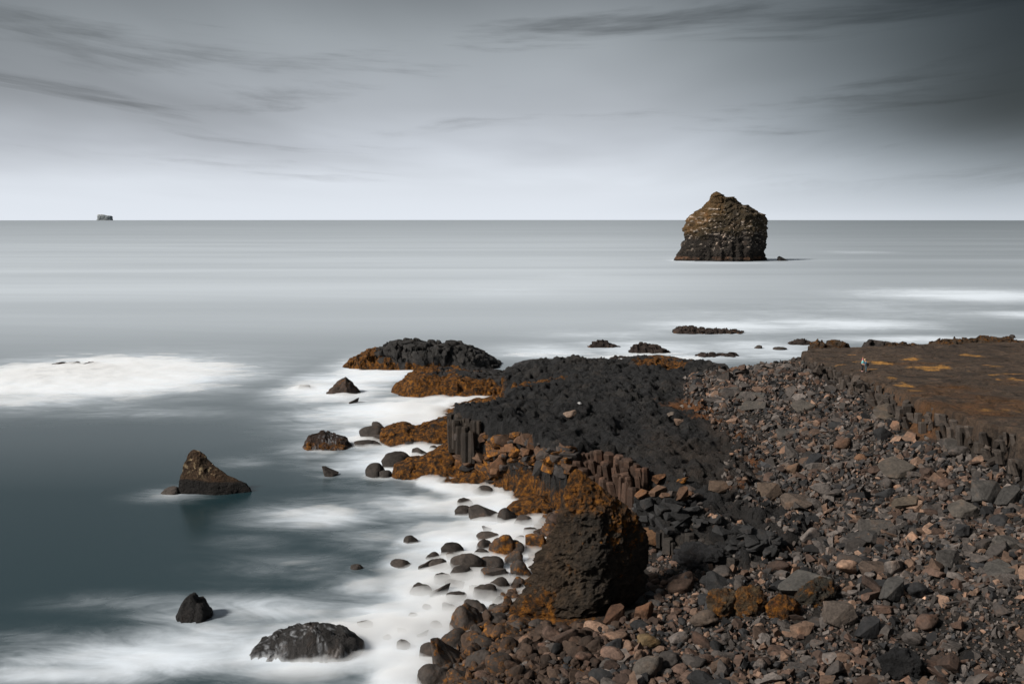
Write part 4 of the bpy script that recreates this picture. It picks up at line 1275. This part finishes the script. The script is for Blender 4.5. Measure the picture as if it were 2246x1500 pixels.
# blocks tumbled at the foot of the lava cliff, above the weedy mounds
CL = []
rb = random.Random(21)
while len(CL) < 95:
    px, py = rb.uniform(1015, 1255), rb.uniform(955, 1045)
    if py < 955 + (px - 1015) * 0.16 or py > 1032 + (px - 1015) * 0.14: continue
    CL.append((px, py, rb.uniform(18, 58)))
for px, py in [(rb.uniform(1280, 1540), rb.uniform(1050, 1110)) for _ in range(26)]:
    CL.append((px, py, rb.uniform(16, 40)))
N_FOOT = len(CL)
for px, py, w in [(rb.uniform(1400, 1760), 0, rb.uniform(18, 58)) for _ in range(64)]:
    CL.append((px, 1108 + (px - 1390) * 0.26 + rb.uniform(-14, 46), w))
for k, (px, py, w) in enumerate(CL):
    p = ground(px, py)
    dep = project(*p)[2]
    W = w * dep / FPX
    c = np.array(rb.choice([(.050, .040, .035), (.085, .050, .032), (.11, .055, .028), (.035, .032, .031)])) * rb.uniform(.7, 1.3)
    if k >= N_FOOT: c = np.array((0.017, 0.017, 0.0175)) * rb.uniform(.7, 1.5)
    o = boulder('cliff_block', 'a', k % 20, (p[0], p[1], p[2] + 0.2 * W), (W, W * rb.uniform(.7, 1), W * rb.uniform(.6, .9)), (rb.uniform(-.5, .5), rb.uniform(-.5, .5), rb.uniform(0, 6)), c, rb.choice((0, .15, .3, .5)) if k < N_FOOT else 0, None, 'boulder', 'blocks fallen at the foot of the lava cliff')
    BOULDERS.append([o, px, py, w, 'cliff', 'black ' if k >= N_FOOT else ('brown ' if c[0] > .07 else 'dark '), 'broken ' if k >= N_FOOT else 'fallen '])

# labels that single out each loose boulder: its look, and its place in the count outward from something one can find
MARKS = [('the huge leaning rock', 1280, 1200), ('the fin-shaped rock', 470, 1040), ('the long tilted grey slab', 1785, 1275), ('the two walkers', 1895, 800), ('the bright orange mossy lump', 1718, 1340), ('the jet-black lava clump', 1984, 1465),
         ('the orange weed cushion mound', 1160, 1025), ('the column corner', 1040, 930), ('the cone-shaped surf rock', 755, 845), ('the long low veined rock', 670, 1410), ('the split grey slab', 1968, 1020),
         ('the pale flat-faced slab', 2112, 1110), ('the cracked grey slab', 2195, 1245), ('the big pale grey boulder', 1420, 1470), ('the tilted columns', 1360, 1025), ('the brick-like tan block', 1737, 1030), ('the square-shouldered grey block', 2085, 1230),
         ('the pale pinkish lava boulder', 1252, 908), ('the pale triangular slab', 1762, 885), ('the rectangular brown block', 1917, 1245)]
NTH = ['', 'second ', 'third ', 'fourth ', 'fifth ', 'sixth ', 'seventh ', 'eighth ', 'ninth ', 'tenth ', 'eleventh ', 'twelfth ', 'thirteenth ', 'fourteenth ', 'fifteenth ', 'sixteenth ', 'seventeenth ', 'eighteenth ', 'nineteenth ', 'twentieth '] + ['%d%s ' % (q, {1: 'st', 2: 'nd', 3: 'rd'}.get(q % 10, 'th')) for q in range(21, 60)]
med = float(np.median([b[3] for b in BOULDERS]))
buckets = {}
for b in BOULDERS:
    o, px, py, w, zone, cword, sword = b
    k = min(range(len(MARKS)), key=lambda q: math.hypot(px - MARKS[q][1], py - MARKS[q][2]))
    sizew = 'large ' if w > med * 1.25 else ('small ' if w < med * 0.7 else '')
    buckets.setdefault((k, zone, sizew, cword, sword), []).append((math.hypot(px - MARKS[k][1], py - MARKS[k][2]), o))
for (k, zone, sizew, cword, sword), lst in buckets.items():
    lst.sort(key=lambda q: q[0])
    noun = {'surf': 'boulder in the surf', 'scree': 'boulder on the stones', 'cliff': 'block by the lava cliff'}[zone]
    for n, (_, o) in enumerate(lst):
        look = (sizew + cword + sword).strip()
        nth = (NTH[n] if n < len(NTH) else 'outlying ')
        o['label'] = f'{look} {noun}, {nth or "first "}out from {MARKS[k][0]}'
        if len(o['label'].split()) > 16:
            o['label'] = o['label'].replace(' by the lava cliff', '').replace(' on the stones', ' ashore').replace('slab-like boulder', 'slab').replace('rounded boulder', 'boulder')

# ------------------------------------------------------------------ the two people on the headland
def skin_mesh(name, joints, edges, mat, sub=1):
    me = bpy.data.meshes.new(name)
    me.from_pydata([j[0] for j in joints], edges, [])
    o = bpy.data.objects.new(name, me)
    COL.objects.link(o)
    mod = o.modifiers.new('skin', 'SKIN')
    for v, j in zip(me.skin_vertices[0].data, joints):
        r = j[1]
        v.radius = (r, r) if not hasattr(r, '__len__') else r
    me.skin_vertices[0].data[0].use_root = True
    if sub:
        s = o.modifiers.new('sub', 'SUBSURF'); s.levels = sub; s.render_levels = sub
    dg = bpy.context.evaluated_depsgraph_get()
    new = bpy.data.meshes.new_from_object(o.evaluated_get(dg))
    bpy.data.objects.remove(o)
    new.materials.clear()
    new.materials.append(mat)
    for p_ in new.polygons: p_.use_smooth = True
    return new


SKINM = plain_material('skin', (0.50, 0.27, 0.18), 0.6)


def person(px, py, hgt, face, jacket, trousers, hair, shoes, stoop, label, bag=None, scarf=None):
    p = ground(px, py)
    root = bpy.data.objects.new('person', None)
    COL.objects.link(root)
    root.location = p
    root.rotation_euler = (0, 0, face)          # local +x is where the person looks
    k = hgt / 1.75
    root.scale = (k, k, k)
    tag(root, label, 'person')
    s = stoop
    hipz = 0.92
    sh = (0.10 * s, 0, 1.43 - 0.04 * s)
    neck = (0.13 * s, 0, 1.50 - 0.05 * s)
    head = (0.20 * s + 0.02, 0, 1.63 - 0.08 * s)
    J = [((0, 0, hipz), .13), ((0.03 * s, 0, 1.15), .125), (sh, (.12, .14)), (neck, .055), ((head[0], 0, head[2] - .04), .085), ((head[0] + .01, 0, head[2] + .06), .08)]
    E = [(0, 1), (1, 2), (2, 3), (3, 4), (4, 5)]
    arms, legs = [], []
    for sd in (-1, 1):
        b = len(J)
        J += [((sh[0], .17 * sd, sh[2] - .02), .062), ((sh[0] + .05, .23 * sd, sh[2] - .29), .048), ((sh[0] + .27, .12 * sd, sh[2] - .36), .036), ((sh[0] + .36, .07 * sd, sh[2] - .35), .035)]
        E += [(2, b), (b, b + 1), (b + 1, b + 2), (b + 2, b + 3)]
        arms.append([J[b + i] for i in range(4)])
        c = len(J)
        J += [((0.0, .09 * sd, .86), .095), ((0.03 + .03 * sd, .10 * sd, .48), .062), ((-0.02 + .05 * sd, .10 * sd, .09), .042), ((.12 + .05 * sd, .11 * sd, .035), .036)]
        E += [(0, c), (c, c + 1), (c + 1, c + 2), (c + 2, c + 3)]
        legs.append([J[c + i] for i in range(4)])
    link('body', skin_mesh('body', J, E, SKINM), root)
    grow = lambda j, q: (j[0], tuple(x_ + q for x_ in j[1]) if hasattr(j[1], '__len__') else j[1] + q)
    TJ = [((0, 0, hipz - .06), .165), grow(J[1], .035), grow(J[2], .03)]
    TE = [(0, 1), (1, 2)]
    for arm in arms:
        b = len(TJ)
        TJ += [grow(arm[0], .022), grow(arm[1], .02), ((np.array(arm[1][0]) * .45 + np.array(arm[2][0]) * .55).tolist(), .052)]
        TE += [(2, b), (b, b + 1), (b + 1, b + 2)]
    link('jacket', skin_mesh('jacket', TJ, TE, plain_material('jacket_cloth', jacket)), root)
    PJ = [((0, 0, hipz), .15)]
    PE = []
    for lg in legs:
        b = len(PJ)
        PJ += [grow(lg[0], .018), grow(lg[1], .022), grow(lg[2], .03)]
        PE += [(0, b), (b, b + 1), (b + 1, b + 2)]
    link('trousers', skin_mesh('trousers', PJ, PE, plain_material('trouser_cloth', trousers)), root)
    hv, hf = round_rock(77, 3, 0.06, 0)
    hv = hv / np.ptp(hv, axis=0) * np.array((.23, .19, .20)) + np.array((head[0] - .02, 0, head[2] + .075))
    link('hair', mesh_np('hair', hv, hf, None, plain_material('hair', hair)), root)
    for lg in legs:
        a_ = np.array(lg[2][0])
        v, f = round_rock(78, 2, 0.0, 0)
        v = v / np.ptp(v, axis=0) * np.array((.28, .11, .10)) + np.array((a_[0] + .07, a_[1], .045))
        link('shoe', mesh_np('shoe', v, f, None, plain_material('shoe', shoes)), root)
    v, f = round_rock(79, 2, 0.0, 0)     # nose gives the head a front
    v = v / np.ptp(v, axis=0) * np.array((.04, .03, .045)) + np.array((head[0] + .095, 0, head[2] - .01))
    link('nose', mesh_np('nose', v, f, None, SKINM), root)
    for sd in (-1, 1):
        v, f = round_rock(80, 1, 0.0, 0)
        v2 = v / np.ptp(v, axis=0) * .022 + np.array((head[0] + .085, .033 * sd, head[2] + .03))
        link('eye', mesh_np('eye', v2, f, None, plain_material('eye', (.03, .02, .02))), root)
        v3 = v / np.ptp(v, axis=0) * np.array((.04, .025, .06)) + np.array((head[0], .088 * sd, head[2] + .0))
        link('ear', mesh_np('ear', v3, f, None, SKINM), root)
        # hand with four fingers and a thumb
        arm = arms[0 if sd < 0 else 1]
        w_ = np.array(arm[3][0])
        for q in range(4):
            y_ = w_[1] + (q - 1.5) * .02
            fj = [((w_[0], y_, w_[2]), .010), ((w_[0] + .05, y_, w_[2] - .005), .009), ((w_[0] + .08 - .005 * abs(q - 1), y_, w_[2] - .03), .008)]
            link('finger', skin_mesh('finger', fj, [(0, 1), (1, 2)], SKINM, 0), root)
        tj = [((w_[0] - .02, w_[1] - .03 * sd, w_[2]), .011), ((w_[0] + .025, w_[1] - .055 * sd, w_[2]), .010)]
        link('thumb', skin_mesh('thumb', tj, [(0, 1)], SKINM, 0), root)
    if scarf:
        v, f = round_rock(81, 3, 0.1, 0)
        v = v / np.ptp(v, axis=0) * np.array((.24, .26, .14)) + np.array((neck[0] - .02, 0, neck[2] - .01))
        link('scarf', mesh_np('scarf', v, f, None, plain_material('scarf_cloth', scarf)), root)
    if bag:
        v, f = round_rock(82, 3, 0.05, 5)
        v = v / np.ptp(v, axis=0) * np.array((.18, .30, .34)) + np.array((-.20, 0, hipz + .05))
        link('bag', mesh_np('bag', v, f, None, plain_material('bag_cloth', bag)), root)
    return root


person(1891, 815, 1.72, -0.25, (0.13, 0.42, 0.44), (0.012, 0.013, 0.018), (0.30, 0.15, 0.08), (0.50, 0.30, 0.28), 0.2, 'person in turquoise jacket and black trousers facing a companion', scarf=(0.50, 0.10, 0.20))
person(1899.5, 818, 1.74, math.pi + 0.05, (0.020, 0.075, 0.125), (0.045, 0.075, 0.090), (0.55, 0.40, 0.22), (0.05, 0.05, 0.05), 1.0, 'fair-haired person in dark blue jacket bending over something held in both hands', bag=(0.012, 0.014, 0.016))

# ------------------------------------------------------------------ the sea
FOAM = [(190, 832, 310, 48, 1.4), (60, 868, 260, 34, .9), (300, 905, 280, 16, .35),
        (720, 935, 120, 30, .55), (870, 905, 200, 34, 1.2), (830, 815, 110, 34, 1.3), (745, 850, 130, 40, 1.15), (900, 1005, 160, 46, 1.15), (790, 960, 120, 34, .8), (700, 985, 90, 26, .6), (1000, 870, 120, 20, 1),
        (700, 1130, 150, 28, .85), (900, 1110, 170, 34, .7), (1080, 1100, 130, 40, 1.0), (1000, 1200, 140, 60, .9), (1000, 1300, 170, 90, 1.2), (900, 1400, 200, 90, 1.25), (700, 1420, 230, 70, 1.15), (560, 1340, 220, 36, .75), (300, 1440, 330, 50, .85),
        (480, 1400, 200, 50, .8), (430, 1350, 140, 22, .6), (380, 1085, 80, 18, .45), (540, 1010, 70, 14, .35), (820, 1290, 120, 40, .55), (330, 1320, 220, 22, .35), (60, 1400, 160, 18, .35), (120, 1480, 260, 30, .9),
        (1200, 770, 130, 16, .95), (1420, 765, 180, 18, .95), (1600, 715, 170, 15, 1.0), (1850, 712, 200, 14, 1.0), (2130, 648, 240, 14, 1.15), (2260, 690, 140, 9, .9), (1680, 765, 130, 22, 1.0), (1450, 785, 250, 10, .9), (2050, 745, 300, 10, .85), (1330, 735, 200, 12, .5),
        (1497, 572, 26, 3, 1.0), (1590, 577, 110, 2, .6), (650, 1245, 180, 36, .32), (830, 1180, 130, 30, .4), (560, 1190, 120, 24, .22), (950, 1160, 90, 30, .6), (1530, 568, 60, 4, .55), (1870, 553, 80, 3, .5), (1100, 640, 150, 12, .35), (1270, 605, 90, 6, .35), (1680, 700, 300, 25, .45), (1950, 680, 300, 25, .45), (650, 850, 60, 14, .5), (560, 795, 70, 10, .3)]
VEIL = [(350, 610, 1300, 95, .66), (900, 600, 1500, 85, .52), (1600, 640, 900, 80, .42), (300, 540, 1800, 40, .50), (700, 740, 700, 60, .25)]
ax = np.r_[-np.geomspace(40000, 64, 60), np.arange(-60, 125.1, 0.65), np.geomspace(130, 40000, 60)]
ay = np.r_[np.linspace(-400, 48, 8), axis(49, 60, 235, 0.45, 0.9), np.geomspace(238, 900, 110), np.geomspace(920, 36000, 110)]
XS, YS = np.meshgrid(ax, ay)
foam = patches(XS, YS, FOAM, 0.0, True)
inside = (XS > gx[0]) & (XS < gx[-1]) & (YS > gy[0]) & (YS < gy[-1])
hh = np.where(inside, H(np.clip(XS, gx[0], gx[-1]), np.clip(YS, gy[0], gy[-1])), -4)
foam = np.maximum(foam, 1.0 * sstep(hh, -1.9, -0.4))
for b in BOULDERS:
    if b[4] != 'surf': continue
    o = b[0]
    q = ((XS - o.location.x) ** 2 + (YS - o.location.y) ** 2) / (0.9 * o.dimensions.x + 0.8) ** 2
    foam = np.maximum(foam, (0.35 if b[1] < 800 else 0.75) * np.exp(-q))
# sky sheen painted as paler water colour further out, with some drifting foam
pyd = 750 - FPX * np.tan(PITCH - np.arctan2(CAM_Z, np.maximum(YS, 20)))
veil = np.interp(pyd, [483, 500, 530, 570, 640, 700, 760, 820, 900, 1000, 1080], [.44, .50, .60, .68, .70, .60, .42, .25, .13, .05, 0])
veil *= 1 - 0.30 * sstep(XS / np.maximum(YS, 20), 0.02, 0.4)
wn = fbm(XS * 0.05, YS * 0.16, 1.0, 4)
foam = np.clip(foam * (1 + 0.45 * wn), 0, 1.45)


def sea_material():
    m = bpy.data.materials.new('long_exposure_sea')
    m.use_nodes = True
    t = NT(m.node_tree)
    geo = t.n('ShaderNodeNewGeometry')
    P = geo.outputs['Position']
    at_ = t.n('ShaderNodeAttribute', attribute_name='foam')
    sp = t.n('ShaderNodeSeparateColor')
    t.l(at_.outputs['Color'], sp.inputs[0])
    F, Vv = sp.outputs[0], sp.outputs[1]
    def flow(sx, sy, rot, detail, rough, dist):
        mp = t.n('ShaderNodeMapping')
        mp.inputs['Scale'].default_value = (sx, sy, 1)
        mp.inputs['Rotation'].default_value = (0, 0, rot)
        t.l(P, mp.inputs[0])
        return t.noise(mp.outputs[0], 1.0, detail, rough, dist)
    w1 = flow(0.09, 0.20, 0.10, 8.0, 0.66, 1.6)          # drawn-out wisps
    w0 = flow(0.45, 0.75, -0.2, 6.0, 0.62, 1.0)
    w2 = flow(0.0022, 0.016, 0.0, 5.0, 0.6, 0.6)         # long swells further out
    w3 = flow(0.0004, 0.0065, 0.0, 4.0, 0.6, 0.3)
    wv = t.math('ADD', t.math('MULTIPLY', t.math('SUBTRACT', w1, 0.5), 1.7), t.math('MULTIPLY', t.math('SUBTRACT', w0, 0.5), 0.45))
    ff = t.math('ADD', F, t.math('MULTIPLY', wv, t.math('ADD', 0.03, t.math('MULTIPLY', t.math('MULTIPLY', F, t.math('SUBTRACT', 1.45, F)), 1.15))))
    fm = t.step(ff, 0.0, 1.25)
    sw = t.math('ADD', t.math('MULTIPLY', t.step(w2, 0.32, 0.68), 0.5), t.math('MULTIPLY', t.step(w3, 0.30, 0.70), 0.4))
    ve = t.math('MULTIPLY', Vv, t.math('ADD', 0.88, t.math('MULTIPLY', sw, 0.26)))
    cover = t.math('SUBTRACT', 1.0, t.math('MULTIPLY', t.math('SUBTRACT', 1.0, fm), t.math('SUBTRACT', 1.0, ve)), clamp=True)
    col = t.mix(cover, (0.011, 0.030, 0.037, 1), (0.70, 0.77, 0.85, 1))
    bs = t.n('ShaderNodeBsdfPrincipled')
    t.l(col, bs.inputs['Base Color'])
    t.l(t.math('ADD', t.math('MULTIPLY', cover, 0.5), 0.22), bs.inputs['Roughness'])
    bs.inputs['IOR'].default_value = 1.33
    t.l(t.math('SUBTRACT', 0.5, t.math('MULTIPLY', cover, 0.4)), bs.inputs['Specular IOR Level'])
    out = t.n('ShaderNodeOutputMaterial')
    t.l(bs.outputs[0], out.inputs[0])
    return m


ny, nx = XS.shape
ZS = -(XS ** 2 + YS ** 2) / (2 * 6.371e6)
idx = np.arange(ny * nx).reshape(ny, nx)
Fq = np.stack([idx[:-1, :-1], idx[:-1, 1:], idx[1:, 1:], idx[1:, :-1]], -1).reshape(-1, 4)
me = mesh_np('sea', np.stack([XS, YS, ZS], -1).reshape(-1, 3), Fq, None, sea_material())
ca = me.color_attributes.new('foam', 'FLOAT_COLOR', 'POINT')
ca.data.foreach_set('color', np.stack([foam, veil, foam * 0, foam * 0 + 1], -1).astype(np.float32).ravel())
sea = tag(link('sea', me), 'silky grey sea with white surf round the rocks', None, None, 'structure')

# spray and churned foam hanging low over the surf: one closed body of pale mist, thick where the foam is
mx = np.arange(-105, 42, 0.55); my = axis(50, 60, 232, 0.5, 1.0)
MX, MY = np.meshgrid(mx, my)
fo = patches(MX, MY, FOAM, 0.0, True)
mh = H(MX, MY)
fo = np.maximum(fo, 0.9 * sstep(mh, -1.7, -0.5))
nse = fbm(MX * 0.16, MY * 0.30, 4.0, 4)
Tm = 0.95 * sstep(fo + 0.40 * nse, 0.25, 1.2) * (0.75 + 0.6 * fbm(MX * 0.4, MY * 0.6, 9.0, 3)) - 0.05
Tm = (Tm + 0.05) * (0.30 + 0.70 * sstep(mh, -3.0, -0.9) + 0.75 * patches(MX, MY, [(170, 815, 230, 34, 1)], 0.0, True)) - 0.05
for ox, oy, orr in [(b[0].location.x, b[0].location.y, b[0].dimensions.x) for b in BOULDERS if b[4] == 'surf'] + [(*at(m_[1][0], m_[1][1], 0)[:2], (m_[0][-1][0] - m_[0][0][0]) * 0.030) for m_ in MOUNDS]:
    qq = ((MX - ox) ** 2 + ((MY - oy + 0.3 * orr) * 0.8) ** 2) / (0.55 * orr + 1.0) ** 2
    Tm = np.maximum(Tm, (0.72 if orr > 2.2 else 0.5) * np.exp(-qq) * (0.65 + 1.0 * nse) * sstep(fo, 0.30, 0.75) - 0.05)
Tm = np.where(mh > 0.9, -0.06, Tm)
e = np.minimum.reduce([MX - mx[0], mx[-1] - MX, MY - my[0], my[-1] - MY])
Tm = np.where(e < 1.5, -0.06, Tm)
ny, nx = MX.shape
n1 = ny * nx
Vt = np.stack([MX, MY, Tm], -1).reshape(-1, 3)
Vb = np.stack([MX, MY, MX * 0 - 0.4], -1).reshape(-1, 3)
idx = np.arange(n1).reshape(ny, nx)
Ft = np.stack([idx[:-1, :-1], idx[:-1, 1:], idx[1:, 1:], idx[1:, :-1]], -1).reshape(-1, 4)
ring = np.r_[idx[0, :-1], idx[:-1, -1], idx[-1, :0:-1], idx[:0:-1, 0]]
Fs = np.stack([ring, np.roll(ring, -1), np.roll(ring, -1) + n1, ring + n1], -1)[:, ::-1]
mm = bpy.data.materials.new('surf_mist')
mm.use_nodes = True
t = NT(mm.node_tree)
pv = t.n('ShaderNodeVolumePrincipled')
pv.inputs['Color'].default_value = (0.97, 0.975, 0.98, 1)
pv.inputs['Density'].default_value = 1.3
out = t.n('ShaderNodeOutputMaterial')
t.l(pv.outputs[0], out.inputs['Volume'])
mist = link('surf_mist', mesh_np('surf_mist', np.vstack([Vt, Vb]), np.vstack([Ft, (Ft + n1)[:, ::-1], Fs]), None, mm))
tag(mist, 'low white spray and mist hanging over the surf', 'mist', None, 'stuff')
